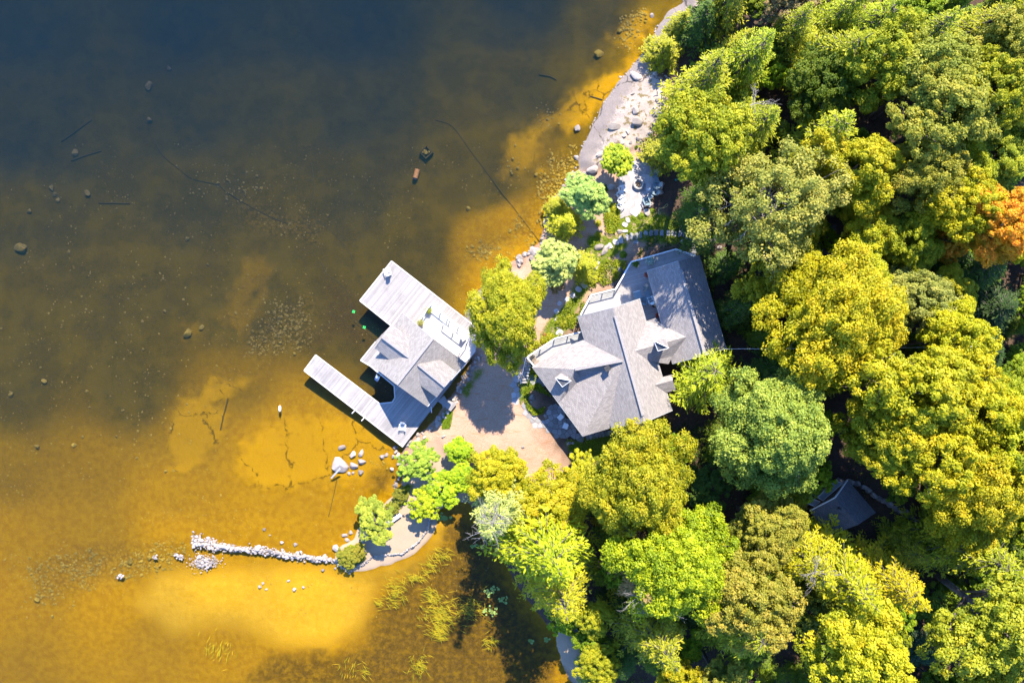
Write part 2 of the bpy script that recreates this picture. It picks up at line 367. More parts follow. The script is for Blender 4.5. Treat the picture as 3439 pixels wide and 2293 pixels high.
def build_ground():
    inner_x = np.arange(-66, 66.01, .24); inner_y = np.arange(-46, 46.01, .24)
    grow = np.cumsum(.3 * 1.17 ** np.arange(1, 38))
    xs = np.concatenate([(-66 - grow)[::-1], inner_x, 66 + grow]); ys = np.concatenate([(-46 - grow)[::-1], inner_y, 46 + grow])
    X, Y = np.meshgrid(xs, ys); U = X / S + 1719.5; Vv = -Y / S + 1146.5
    big = fbm(X / 6, Y / 6, 4); fine = fbm(X / 1.1 + 40, Y / 1.1, 4)
    d = polysd(U, Vv, LAND) * S + .22 * fine + .1 * big
    spit = sstep(-1.2, .8, polysd(U, Vv, SPIT) * S)
    nrock = sstep(-.5, .5, polysd(U, Vv, NROCK) * S + .5 * fine); wrock = sstep(-.4, .4, polysd(U, Vv, WROCK) * S + .3 * fine)
    dp = np.maximum(d, 0)
    zl = .03 + .75 * (1 - np.exp(-dp / 2.2)) + .035 * np.minimum(dp, 60) + .06 * fine * np.minimum(dp, 1) + .25 * big * sstep(4, 14, dp)
    zl = zl * (1 - spit) + spit * (.02 + .30 * (1 - np.exp(-dp / 1.4)) + .02 * fine * np.minimum(dp, 1))
    rr = np.maximum(nrock, wrock)
    zl = zl + rr * np.minimum(dp, 3) * .16 * (1 + .6 * fbm(X / 1.7, Y / 1.7 + 9, 3))
    num = np.zeros(X.shape); den = np.zeros(X.shape)
    for a, b, dep in DEPTH:
        w = 1.0 / (((U - a * V) ** 2 + (Vv - b * V) ** 2) / 1e4 + .25) ** 1.7
        num += w * dep; den += w
    D = num / den
    dw = np.maximum(-d, 0)
    zb = -np.minimum(D * (1 + .10 * big), .05 + .16 * dw + .05 * dw * dw) + .035 * fine * np.minimum(dw * 2, 1)
    Z = np.where(d > 0, zl, np.minimum(zb, -.015))
    slab = np.zeros(X.shape); sandy = slab.copy(); muck = slab.copy(); cob = slab.copy(); gr = slab.copy(); asp = slab.copy(); trk = slab.copy()
    for q_, P in enumerate(SLAB): slab = np.maximum(slab, (.55 if q_ in (2, 5) else 1.0) * sstep(-.9, .9, polysd(U, Vv, P) * S + 1.3 * fine + .9 * big))
    for P in SANDY: sandy = np.maximum(sandy, sstep(-1.8, 1.5, polysd(U, Vv, P) * S + .5 * fine))
    for P in MUCK: muck = np.maximum(muck, sstep(-1.2, 1.4, polysd(U, Vv, P) * S + 1.2 * fine))
    for P in COBBLE: cob = np.maximum(cob, sstep(-1.5, 1.5, polysd(U, Vv, P) * S + .9 * fine))
    for P in GRASS: gr = np.maximum(gr, sstep(-.3, .3, polysd(U, Vv, P) * S + .45 * fine))
    for P in ASPH: asp = np.maximum(asp, sstep(-.08, .08, polysd(U, Vv, P) * S))
    for P in TRACK: trk = np.maximum(trk, sstep(-.6, .6, polysd(U, Vv, P) * S + .4 * fine))
    Z = Z + np.where(d < 0, slab * .16, 0) * sstep(.3, 1.2, dw)
    Z = np.minimum(Z, np.where(d < 0, -.015, 99))
    ny, nx = X.shape; idx = np.arange(nx * ny).reshape(ny, nx)
    F = np.stack([idx[:-1, :-1], idx[:-1, 1:], idx[1:, 1:], idx[1:, :-1]], -1).reshape(-1, 4)
    me = bpy.data.meshes.new('ground')
    me.vertices.add(nx * ny); me.vertices.foreach_set('co', np.stack([X, Y, Z], -1).ravel().astype(np.float32))
    me.loops.add(F.size); me.loops.foreach_set('vertex_index', F.ravel().astype(np.int32))
    me.polygons.add(len(F)); me.polygons.foreach_set('loop_start', (np.arange(len(F)) * 4).astype(np.int32)); me.polygons.foreach_set('loop_total', np.full(len(F), 4, np.int32))
    me.update(calc_edges=True); me.polygons.foreach_set('use_smooth', [True] * len(F))
    yard = np.maximum(sstep(-2.5, 2.0, polysd(U, Vv, YARD) * S + 1.2 * fine + .8 * big), nrock)
    sandl = np.maximum(spit, trk)
    for nm, ch in (('ka', (sandl, rr, gr, asp)), ('kb', (slab, sandy, muck, cob)), ('kc', (np.clip(d / 8 + .5, 0, 1), sstep(.5, 3.5, D), yard, np.ones(X.shape)))):
        a = me.color_attributes.new(nm, 'FLOAT_COLOR', 'POINT'); a.data.foreach_set('color', np.stack(ch, -1).ravel().astype(np.float32))
    return me, xs, ys, Z
k = NM('ground')
geo = k.n('NewGeometry'); P = geo.outputs['Position']
def attr(nm):
    a = k.n('Attribute'); a.attribute_name = nm; s_ = k.n('SeparateColor'); k.l(a.outputs['Color'], s_.inputs[0])
    return s_.outputs[0], s_.outputs[1], s_.outputs[2], a.outputs['Alpha']
sandl, rock, grs, asp = attr('ka'); slab, sandy, muck, cob = attr('kb'); shd, deepf, yard, _ = attr('kc')
n_l = k.noise(P, .35, 5, .6); n_m = k.noise(P, 1.6, 6, .65); n_f = k.noise(P, 9, 6, .7); n_x = k.noise(P, 28, 4, .7)
mulch = k.ramp(n_f, [(.25, (.23, .12, .07)), (.5, (.37, .235, .16)), (.75, (.45, .31, .23))])
mulch = k.mix(k.mapr(n_m, .5, .72, 0, .55), mulch, (.36, .18, .10))
mulch = k.mix(k.mapr(n_l, .45, .65, 0, .35), mulch, (.42, .29, .21))
sandc = k.ramp(n_x, [(.3, (.29, .205, .135)), (.7, (.38, .29, .205))])
sandc = k.mix(k.mapr(n_m, .45, .7, 0, .35), sandc, (.30, .20, .125))
rk = k.ramp(n_f, [(.25, (.19, .15, .125)), (.5, (.30, .25, .215)), (.75, (.38, .33, .30))])
rk = k.mix(k.mapr(n_m, .53, .60), rk, (.15, .115, .055))
rk = k.mix(k.mapr(n_l, .5, .62, 0, .5), rk, (.42, .33, .27))
# dark, smooth water-worn rim of the rock along the lake
wetn = k.math('ADD', shd, k.math('MULTIPLY', k.math('SUBTRACT', n_m, .5), .42))
rk = k.mix(k.mapr(wetn, .66, .76, 1, 0), rk, k.ramp(n_f, [(.3, (.135, .11, .10)), (.7, (.25, .21, .19))]))
vc = k.n('TexVoronoi'); vc.feature = 'DISTANCE_TO_EDGE'; vc.inputs['Scale'].default_value = .17
wv = k.n('VectorMath'); wv.operation = 'MULTIPLY_ADD'; nz = k.n('TexNoise'); nz.inputs['Scale'].default_value = .5; nz.inputs['Detail'].default_value = 5; k.l(P, nz.inputs['Vector'])
k.l(nz.outputs['Color'], wv.inputs[0]); wv.inputs[1].default_value = (3.2, 3.2, 0); k.l(P, wv.inputs[2]); k.l(wv.outputs[0], vc.inputs['Vector'])
crack = k.mapr(vc.outputs['Distance'], .004, .022, 1, 0)
rk = k.mix(k.math('MULTIPLY', crack, k.mapr(n_m, .40, .52, 0, .85)), rk, (.05, .04, .035))
gc = k.ramp(n_f, [(.3, (.055, .075, .008)), (.55, (.12, .15, .012)), (.8, (.18, .19, .02))])
ac = k.ramp(n_x, [(.3, (.10, .085, .08)), (.7, (.15, .13, .125))])
mpv = k.n('Mapping'); k.l(P, mpv.inputs[0]); mpv.inputs['Rotation'].default_value = (0, 0, .55); mpv.inputs['Scale'].default_value = (.35, 1.6, 1)
stk = k.noise(mpv.outputs[0], 1.5, 6, .68)
mulch = k.mix(k.mapr(stk, .53, .66, 0, .65), mulch, (.33, .165, .085))
mulch = k.mix(k.mapr(n_x, .62, .72, 0, .6), mulch, (.14, .085, .055))
litter = k.ramp(n_f, [(.25, (.03, .019, .013)), (.5, (.075, .048, .034)), (.75, (.135, .09, .06))])
litter = k.mix(k.mapr(n_m, .52, .7, 0, .5), litter, (.15, .085, .045))
mulch = k.mix(yard, litter, mulch)
land = k.mix(sandl, mulch, sandc); land = k.mix(rock, land, rk)
land = k.mix(k.math('MULTIPLY', grs, k.mapr(n_m, .3, .5)), land, gc); land = k.mix(asp, land, ac)
# lake bed
vor = k.n('TexVoronoi'); vor.inputs['Scale'].default_value = 2.6; k.l(P, vor.inputs['Vector'])
vor2 = k.n('TexVoronoi'); vor2.inputs['Scale'].default_value = 4.6; k.l(P, vor2.inputs['Vector'])
bed = k.ramp(n_f, [(.25, (.062, .037, .0015)), (.5, (.10, .061, .002)), (.75, (.145, .088, .002))])
pebc = k.mix(k.mapr(vor2.outputs['Distance'], .1, .6, 1, 0), bed, k.mix(.5, bed, vor2.outputs['Color'], 'MULTIPLY'))
bed = k.mix(.42, bed, pebc)
bed = k.mix(k.mapr(n_m, .5, .68, 0, .6), bed, (.06, .042, .002))
bed = k.mix(k.mapr(n_l, .42, .62, 0, .5), bed, (.16, .10, .002))
slabc = k.ramp(n_f, [(.25, (.26, .135, .0015)), (.6, (.35, .19, .002)), (.8, (.41, .23, .003))])
slabc = k.mix(k.mapr(n_m, .5, .68, 0, .5), slabc, (.22, .105, .0015))
shal = k.mix(k.mapr(deepf, .02, .42, 1, 0), bed, k.mix(k.mapr(n_m, .32, .66), slabc, (.26, .125, .0015)))
bed = k.mix(.8, bed, shal)
bed = k.mix(k.mapr(cob, 0, 1, 0, .3), bed, k.ramp(vor.outputs['Distance'], [(.1, (.27, .165, .012)), (.45, (.17, .10, .008)), (.62, (.04, .025, .004))]))
bed = k.mix(k.math('MULTIPLY', slab, k.mapr(n_m, .25, .6, .55, 1)), bed, slabc)
bed = k.mix(k.math('MULTIPLY', k.math('MULTIPLY', slab, crack), k.mapr(n_m, .42, .55, 0, .8)), bed, (.06, .035, .003))
bed = k.mix(sandy, bed, k.ramp(n_m, [(.3, (.34, .19, .006)), (.7, (.42, .25, .014))]))
bed = k.mix(k.math('MULTIPLY', muck, k.mapr(n_m, .3, .62, .45, .95)), bed, k.ramp(n_f, [(.3, (.035, .021, .003)), (.7, (.14, .075, .004))]))
c = k.mix(k.mapr(shd, .494, .506), bed, land)
k.base(c, .9, .1); k.l(k.mapr(shd, .49, .51, 0, .12), k.b.inputs['Specular IOR Level'])
hh = k.math('ADD', k.math('MULTIPLY', n_f, .6), k.math('MULTIPLY', n_x, .25))
hh = k.math('ADD', hh, k.math('MULTIPLY', k.math('MULTIPLY', vor.outputs['Distance'], -.9), cob))
hh = k.math('ADD', hh, k.math('MULTIPLY', vor2.outputs['Distance'], k.mapr(shd, .49, .5, -.35, 0)))
k.bump(hh, .7, .06)
M_GROUND = k.m
gme, GXS, GYS, GZ = build_ground()
ground = mesh_obj('ground', gme, M_GROUND, kind='structure')
def zat(x, y):
    i = int(np.clip(np.searchsorted(GXS, x) - 1, 0, len(GXS) - 2)); j = int(np.clip(np.searchsorted(GYS, y) - 1, 0, len(GYS) - 2))
    fx = (x - GXS[i]) / (GXS[i + 1] - GXS[i]); fy = (y - GYS[j]) / (GYS[j + 1] - GYS[j])
    return float((GZ[j, i] * (1 - fx) + GZ[j, i + 1] * fx) * (1 - fy) + (GZ[j + 1, i] * (1 - fx) + GZ[j + 1, i + 1] * fx) * fy)
def zatv(x, y):
    i = np.clip(np.searchsorted(GXS, x) - 1, 0, len(GXS) - 2); j = np.clip(np.searchsorted(GYS, y) - 1, 0, len(GYS) - 2)
    fx = (x - GXS[i]) / (GXS[i + 1] - GXS[i]); fy = (y - GYS[j]) / (GYS[j + 1] - GYS[j])
    return (GZ[j, i] * (1 - fx) + GZ[j, i + 1] * fx) * (1 - fy) + (GZ[j + 1, i] * (1 - fx) + GZ[j + 1, i + 1] * fx) * fy
def GGv(px, py):
    z = np.zeros(len(px))
    for _ in range(3):
        k_ = S * (H - z) / H; x = (px - 1719.5) * k_; y = -(py - 1146.5) * k_; z = zatv(x, y)
    return x, y, z
def GG(px, py, dz=0.0):
    """photograph pixel -> point on the ground"""
    z = 0.0
    for _ in range(4):
        p = G(px, py, z); z = zat(p.x, p.y)
    p.z = z + dz
    return p

# water: a closed body of brown lake water, clear surface with small ripples
k = NM('lake_water')
co = k.coord('Object', (1, 1, 1)); r1 = k.noise(co, 1.4, 4, .6); r2 = k.noise(co, 5.0, 3, .6)
bp = k.n('Bump'); bp.inputs['Strength'].default_value = .25; bp.inputs['Distance'].default_value = .08
k.l(k.math('ADD', r1, k.math('MULTIPLY', r2, .4)), bp.inputs['Height'])
gl = k.n('BsdfGlossy'); gl.inputs['Roughness'].default_value = .08; k.l(bp.outputs[0], gl.inputs['Normal'])
fr = k.n('Fresnel'); fr.inputs['IOR'].default_value = 1.33; k.l(bp.outputs[0], fr.inputs['Normal'])
tr = k.n('BsdfTransparent'); mx = k.n('MixShader'); k.l(k.math('MULTIPLY', fr.outputs[0], .62), mx.inputs[0]); k.l(tr.outputs[0], mx.inputs[1]); k.l(gl.outputs[0], mx.inputs[2])
k.l(mx.outputs[0], k.out.inputs['Surface'])
ab = k.n('VolumeAbsorption'); ab.inputs['Density'].default_value = 1.0; ab.inputs['Color'].default_value = (1 - .25, 1 - .225, 1 - .06, 1)
sv = k.n('VolumeScatter'); sv.inputs['Density'].default_value = .0165; sv.inputs['Color'].default_value = (.30, 1.0, .72, 1)
ad = k.n('AddShader'); k.l(ab.outputs[0], ad.inputs[0]); k.l(sv.outputs[0], ad.inputs[1]); k.l(ad.outputs[0], k.out.inputs['Volume'])
MB().box((-40, 0, -10), (500, 600, 20)).build('water', k.m, kind='structure')
# ---------------------------------------------------------------- roofs, boards, railings
z1 = lambda x, y: (980 + x / 2.2397, 840 + y / 2.2397)
z2 = lambda x, y: (1700 + x / 2.24, 800 + y / 2.24)
h1 = lambda x, y: (1740 + x / 3.92, 1100 + y / 3.92)
h2 = lambda x, y: (1920 + x / 3.7333, 820 + y / 3.7333)
h4 = lambda x, y: (2040 + x / 4.9, 1100 + y / 4.9)
class Plane:
    def __init__(s, a, b, c):
        s.n = (b - a).cross(c - a).normalized(); s.a = a
        if s.n.z < 0: s.n.negate()
    def at(s, p, lift=0.0):
        g = G(*p, 0.0); o = Vector((0, 0, H)); d = g - o
        t = s.n.dot(s.a + Vector((0, 0, lift)) - o) / s.n.dot(d)
        return o + d * t
    def z(s, x, y): return s.a.z - (s.n.x * (x - s.a.x) + s.n.y * (y - s.a.y)) / s.n.z

def roof_slope(pts, mat, parent, name='roof_slope', th=.16, drop=0.0, uvscale=1.0):
    pts = [Vector(p) for p in pts]
    n = Vector((0, 0, 0))
    for a, b in zip(pts, pts[1:] + pts[:1]):
        n += Vector(((a.y - b.y) * (a.z + b.z), (a.z - b.z) * (a.x + b.x), (a.x - b.x) * (a.y + b.y)))
    n.normalize()
    if n.z < 0: n.negate(); pts = pts[::-1]
    e = Vector((0, 0, 1)).cross(n)
    e = e.normalized() if e.length > 1e-4 else Vector((1, 0, 0))
    v = n.cross(e)
    m = len(pts); vs = [tuple(p) for p in pts] + [tuple(p - Vector((0, 0, th))) for p in pts]
    fs = [tuple(range(m)), tuple(range(2 * m - 1, m - 1, -1))] + [(i, i + m, (i + 1) % m + m, (i + 1) % m) for i in range(m)]
    me = bpy.data.meshes.new(name); me.from_pydata(vs, [], fs); me.update(); me.materials.append(mat)
    uv = me.uv_layers.new(name='UVMap')
    for lp in me.loops:
        p = Vector(vs[lp.vertex_index]); uv.data[lp.index].uv = (p.dot(e) * uvscale, p.dot(v) * uvscale)
    return mesh_obj(name, me, None, parent)
def ridge_cap(a, b, mat, parent, w=.28, h=.05):
    mat = M_RIDGE
    a, b = Vector(a), Vector(b)
    return MB().bar(a + Vector((0, 0, .03)), b + Vector((0, 0, .03)), w, h).build('ridge_cap', mat, parent)
def fascia(a, b, mat, parent, h=.2, w=.05, dz=-.09):
    return MB().bar(Vector(a) + Vector((0, 0, dz)), Vector(b) + Vector((0, 0, dz)), w, h).build('fascia', mat, parent)

_unit = {}
def unit_box(name, mat):
    if (name, mat.name) not in _unit:
        _unit[(name, mat.name)] = MB().box((0, 0, 0), (1, 1, 1)).mesh(name, mat)
    return _unit[(name, mat.name)]
def ubox(name, mat, parent, c, d, rz=0.0, rot=None):
    o = bpy.data.objects.new(name, unit_box(name, mat)); COL.objects.link(o); o.parent = parent
    o.location = c; o.scale = d; o.rotation_euler = rot if rot is not None else (0, 0, rz)
    return o
def ubar(name, mat, parent, a, b, w, h):
    a, b = Vector(a), Vector(b); d = b - a
    o = bpy.data.objects.new(name, unit_box(name, mat)); COL.objects.link(o); o.parent = parent
    o.location = (a + b) / 2; o.scale = (d.length, w, h); o.rotation_euler = d.to_track_quat('X', 'Z').to_euler()
    return o
def boards(poly, ang, w, z, th, mat, parent, gap=.014, name='board', off=0.0, maxlen=None):
    ca, sa = math.cos(ang), math.sin(ang)
    Q = [(p[0] * ca + p[1] * sa, -p[0] * sa + p[1] * ca) for p in poly]
    y0 = min(q[1] for q in Q) + off; y1 = max(q[1] for q in Q); n = 0
    y = y0 + w / 2
    while y < y1:
        xs = []
        for (ax, ay), (bx, by) in zip(Q, Q[1:] + Q[:1]):
            if (ay > y) != (by > y): xs.append(ax + (y - ay) * (bx - ax) / (by - ay))
        xs.sort()
        for a, b in zip(xs[::2], xs[1::2]):
            if b - a < .12: continue
            cuts = [a, b]
            if maxlen and b - a > maxlen:
                cuts = [a, a + (b - a) * random.uniform(.35, .65), b]
            for p, q in zip(cuts, cuts[1:]):
                cx = (p + q) / 2
                ubox(name, mat, parent, (cx * ca - y * sa, cx * sa + y * ca, z + random.uniform(-.004, .004)), (q - p - .006, w - gap, th), ang); n += 1
        y += w
    return n

def railing(pts, hgt, parent, mat_post, mat_rail, glass=True, baluster=False, spacing=1.7, cap=.11, name='railing'):
    """pts on the deck; posts, cap rail, bottom rail and glass panels or balusters as pieces of one part"""
    r = MB()
    for a, b in zip(pts, pts[1:]):
        r.bar(a + Vector((0, 0, hgt)), b + Vector((0, 0, hgt)), cap, .05)
        r.bar(a + Vector((0, 0, .1)), b + Vector((0, 0, .1)), .05, .05)
    ro = r.build(name, mat_rail, parent)
    for a, b in zip(pts, pts[1:]):
        L = (b - a).length; n = max(1, round(L / spacing)); ang = math.atan2(b.y - a.y, b.x - a.x)
        for i in range(n + 1):
            p = a.lerp(b, i / n); ubox('post', mat_post, ro, p + Vector((0, 0, hgt / 2)), (.09, .09, hgt), ang)
        for i in range(n):
            p = a.lerp(b, (i + .5) / n)
            if glass: ubox('glass_panel', M_CLEAR, ro, p + Vector((0, 0, hgt * .53)), (L / n - .12, .012, hgt - .24), ang)
        if baluster:
            m = int(L / .32)
            for i in range(1, m):
                p = a.lerp(b, i / m); ubox('baluster', mat_post, ro, p + Vector((0, 0, hgt / 2)), (.05, .05, hgt - .1), ang)
    return ro
def wall_prism(pts, z0, z1, mat, parent, name='wall'):
    return MB().prism([(p[0], p[1]) for p in pts], z0, z1).build(name, mat, parent)
def inset(pts, d):
    n = len(pts); out = []
    A = sum(pts[i][0] * pts[(i + 1) % n][1] - pts[(i + 1) % n][0] * pts[i][1] for i in range(n)); sg = 1 if A > 0 else -1
    for i in range(n):
        p0, p1, p2 = Vector(pts[i - 1][:2]), Vector(pts[i][:2]), Vector(pts[(i + 1) % n][:2])
        e1, e2 = (p1 - p0).normalized(), (p2 - p1).normalized()
        n1, n2 = Vector((-e1.y, e1.x)) * sg, Vector((-e2.y, e2.x)) * sg
        m = (n1 + n2).normalized(); c = max(.35, m.dot(n1)); q = p1 + m * d / c
        out.append((q.x, q.y))
    return out

# ---------------------------------------------------------------- dock and boathouse
ZD = .85
DOCK = [z1(*p) for p in [(750, 83), (1362, 560), (1396, 600), (1385, 765), (1305, 860), (835, 1478), (93, 905), (180, 788), (630, 1130), (660, 1153), (755, 1143),
  (776, 1110), (770, 1020), (590, 870), (518, 828), (630, 688), (746, 567), (512, 380)]]
dpoly = [G(*p, ZD) for p in DOCK]
dock = empty('dock', (0, 0, 0), label='weathered grey plank dock wrapping around the boathouse with a long finger into the lake', cat='dock')
dang = math.atan2(dpoly[0].y - dpoly[-1].y, dpoly[0].x - dpoly[-1].x)
nb = boards([(p.x, p.y) for p in dpoly], dang, .155, ZD - .02, .04, M_DECK, dock, maxlen=9)
fr_ = MB()
edge = dpoly
for a, b in zip(edge, edge[1:] + edge[:1]):
    fr_.bar(Vector((a.x, a.y, ZD - .12)), Vector((b.x, b.y, ZD - .12)), .07, .2)
fr_.build('rim_joist', M_DECK, dock)
cr = MB()
def mid(p, q, t): return p.lerp(q, t)
pil = [mid(mid(edge[6], edge[7], .5), mid(edge[5], edge[9], .42), t) for t in (.08, .35, .62, .88)] + [mid(mid(edge[17], edge[16], t), mid(edge[0], edge[1], t), u_) for t in (.12, .5, .85) for u_ in (.15, .5, .85)] + [mid(edge[5], edge[4], t).lerp(edge[9], .25) for t in (.15, .5)]
for p in pil: cr.box((p.x, p.y, -.6), (.3, .3, 2.5), dang)
cr.build('pile', M_LOG, dock)
# wet-looking trim boards along the open edges
for i, j in ((0, 1), (17, 0), (6, 7), (6, 5), (7, 8), (8, 9), (9, 10), (10, 11), (11, 12), (12, 13), (13, 14), (14, 15), (16, 17)):
    ubar('edge_board', M_WHITEDECK, dock, edge[i] + Vector((0, 0, .028)), edge[j] + Vector((0, 0, .028)), .13, .045)

boathouse = empty('boathouse', G(*z1(930, 830), ZD), label='boathouse with crossed grey shingle gables standing on the dock', cat='boathouse')
BO = Matrix.Translation(-boathouse.location)
boathouse.location = (0, 0, 0)
ZE, ZR = 3.75, 6.6
bN, bE, bS, bW = [G(*z1(*p), ZE) for p in [(830, 470), (1310, 850), (1020, 1175), (600, 862)]]
rN, rS = G(*z1(1060, 665), ZR), G(*z1(790, 1010), ZR)
roof_slope([bN, bW, rS, rN], M_SHINGLE2, boathouse); roof_slope([bE, bS, rS, rN], M_SHINGLE2, boathouse)
plNW = Plane(bN, bW, (rN + rS) / 2); plSE = Plane(bE, bS, (rN + rS) / 2)
ridge_cap(rN, rS, M_SHINGLE2, boathouse)
def wall_dormer(pl, apex, peak, nv, ng, sv, sg, mat, parent, lift=.06):
    A = pl.at(z1(*apex), .02); P = G(*z1(*peak), A.z)
    NV = pl.at(z1(*nv), lift); SV = pl.at(z1(*sv), lift)
    ze = (NV.z + SV.z) / 2
    NG, SG = G(*z1(*ng), NV.z), G(*z1(*sg), SV.z)
    A2 = A + (A - P).normalized() * .1
    roof_slope([A2, P, NG, NV], mat, parent, 'dormer_slope'); roof_slope([A2, P, SG, SV], mat, parent, 'dormer_slope')
    ridge_cap(A, P, mat, parent, .22)
    inw = (A - P); inw.z = 0; inw = inw.normalized() * .35
    w = [NG.lerp(SG, .08) + inw, NG.lerp(SG, .92) + inw]; pk = P + inw
    wm = MB(); b = [Vector((p.x, p.y, 0)) for p in w]
    vs = [(w[0].x, w[0].y, ZD), (w[1].x, w[1].y, ZD), (w[1].x, w[1].y, SG.z - .12), (pk.x, pk.y, P.z - .25), (w[0].x, w[0].y, NG.z - .12)]
    i2 = inw * .3
    wm.v = vs + [(x + i2.x, y + i2.y, z) for x, y, z in vs]
    wm.f = [(0, 1, 2, 3, 4), (9, 8, 7, 6, 5)] + [(i, i + 5, (i + 1) % 5 + 5, (i + 1) % 5) for i in range(5)]
    wo = wm.build('gable_wall', M_SIDING, parent)
    m = (w[0] + w[1]) / 2; ang = math.atan2(w[1].y - w[0].y, w[1].x - w[0].x)
    fo = ubox('window', M_WHITE, wo, Vector((m.x, m.y, (ze + ZD) / 2 + .6)) - inw * .12, (1.1, .1, 1.0), ang)
    ubox('pane', M_GLASS, fo, (0, -.05, 0), (.86, .95, .84)); 
    for a_, b_ in ((P, NG), (P, SG)): fascia(a_ - inw * .08, b_ - inw * .08, M_WHITE if parent is not boathouse else M_DECK, parent, .18, .05, -.07)
    return A, P
wall_dormer(plNW, (885, 810), (682, 657), (880, 640), (748, 567), (738, 827), (627, 740), M_SHINGLE2, boathouse)
wall_dormer(plSE, (948, 860), (1150, 1025), (1120, 825), (1237, 915), (971, 1021), (1088, 1104), M_SHINGLE2, boathouse)
wq = inset([bN, bE, bS, bW], .55)
wall_prism(wq, ZD + .004, ZE + .02, M_SIDING, boathouse)
for a_, b_, pk in ((wq[0], wq[1], rN), (wq[2], wq[3], rS)):      # gable ends
    c_ = Vector(((a_[0] + b_[0]) / 2, (a_[1] + b_[1]) / 2, 0)); g_ = MB()
    inn = (Vector(((wq[0][0] + wq[2][0]) / 2, (wq[0][1] + wq[2][1]) / 2, 0)) - c_).normalized() * .1
    vs = [(a_[0], a_[1], ZE + .02), (b_[0], b_[1], ZE + .02), (c_.x, c_.y, ZR - .55)]
    g_.v = vs + [(x + inn.x, y + inn.y, z) for x, y, z in vs]; g_.f = [(0, 1, 2), (5, 4, 3), (0, 3, 4, 1), (1, 4, 5, 2), (2, 5, 3, 0)]
    go = g_.build('gable_wall', M_SIDING, boathouse)
    ang = math.atan2(b_[1] - a_[1], b_[0] - a_[0])
    wo = ubox('window', M_WHITE, boathouse, (c_.x - inn.x * .3, c_.y - inn.y * .3, ZE + .75), (1.3, .12, 1.0), ang); ubox('pane', M_GLASS, wo, (0, -.1, 0), (.86, .95, .84))
# big boat door towards the slip
da, db = Vector((*wq[3], 0)), Vector((*wq[2], 0))
dc = da.lerp(db, .4); ang = math.atan2(db.y - da.y, db.x - da.x)
do = ubox('door', M_LINEN, boathouse, (dc.x, dc.y, ZD + 1.2), (3.2, .14, 2.3), ang)
for a_, b_ in ((bN, rN), (bE, rN), (bW, rS), (bS, rS)): fascia(a_, b_, M_DECK, boathouse, .2, .05, -.1)
for a_, b_ in ((bE, bS),): fascia(a_, b_, M_WHITE, boathouse, .18, .09, -.1)
# pale terrace with railings, on the shore side of the dock
TER = [G(*z1(*p), ZD + .18) for p in [(1052, 408), (1365, 640), (1392, 690), (1378, 765), (1300, 850), (950, 580), (985, 500)]]
ter = MB().prism([(p.x, p.y) for p in TER], ZD + .012, ZD + .15).build('terrace', M_WHITEDECK, None, label='pale raised terrace with white railings beside the boathouse', cat='terrace')
boards([(p.x, p.y) for p in TER], dang, .155, ZD + .165, .03, M_WHITEDECK, ter)
zt = ZD + .18
railing([G(*z1(*p), zt) for p in [(985, 505), (1050, 408), (1190, 520)]], 1.0, ter, M_WHITE, M_WHITE)
railing([G(*z1(*p), zt) for p in [(1172, 512), (1336, 632)]], 1.0, ter, M_WHITE, M_WHITE, False, True)
railing([G(*z1(*p), zt) for p in [(1140, 556), (1290, 672)]], 1.0, ter, M_WHITE, M_WHITE)
railing([G(*z1(*p), zt) for p in [(1336, 632), (1318, 690), (1262, 770)]], 1.0, ter, M_WHITE, M_WHITE, False)
MB().box(G(*z1(1290, 665), zt + .45), (.5, .5, .9), .6).build('newel_box', M_WHITE, ter)
# gangway
gp = [G(*z1(*p), .95) for p in [(1145, 1092), (1165, 1125), (1238, 1152), (1195, 1212), (1098, 1136)]]
gw = MB().prism([(p.x, p.y) for p in gp], .72, .86).build('gangway', M_DECK, None, label='short plank landing joining the dock corner to the shore', cat='gangway')
boards([(p.x, p.y) for p in gp], dang, .15, .885, .04, M_DECK, gw)
# wooden screen post at the dock corner
def pole(a, b, r, name, mat, **kw): return MB().tube([a, b], r, 8).build(name, mat, None, **kw)
MB().tube([G(*z1(1049, 1178), ZD), G(*z1(1049, 1192), ZD + .1), G(*z1(1051, 1222), ZD + .3)], .055, 8).build('mooring_whip', M_WHITE, None,
   label='white pole at the boathouse corner leaning over dark water', cat='pole')
for i, (a, b, lab) in enumerate((((482, 1197), (452, 1228), 'upper white mooring arm sticking out of the finger dock'), ((552, 1252), (524, 1283), 'lower white mooring arm sticking out of the finger dock'))):
    t = MB().tube([G(*z1(*a), ZD + .06), G(*z1(*b), ZD + .35)], .045, 8); t.tube([G(*z1(*a), ZD + .0), G(*z1(*a), ZD + .12)], .08, 8)
    t.build('mooring_whip', M_WHITE, None, label=lab, cat='pole', group='white mooring arms on the finger dock')
# swim ladder in the slip
lx = lambda x, y: (1200 + x / 8.711, 1200 + y / 8.711)
la, lb = G(*lx(600, 470), ZD), G(*lx(690, 545), ZD)
od = (G(*lx(570, 560), ZD) - G(*lx(640, 480), ZD)); od.z = 0; od.normalize()
lad = empty('swim_ladder', (0, 0, 0), label='pale swim ladder hanging from the dock into the dark boat slip', cat='ladder')
for p in (la, lb):
    MB().tube([p - od * .35, p - od * .3 + Vector((0, 0, .7)), p + od * .1 + Vector((0, 0, .7)), p + od * .25 + Vector((0, 0, 0)), p + od * .9 + Vector((0, 0, -1.5))], .03, 6).build('rail', M_WHITE, lad)
for i in range(4):
    q = (la + lb) / 2 + od * (.3 + .2 * i) + Vector((0, 0, -.12 - .42 * i)); d_ = (lb - la); ubox('tread', M_WHITE, lad, q, (d_.length * .95, .16, .04), math.atan2(d_.y, d_.x))

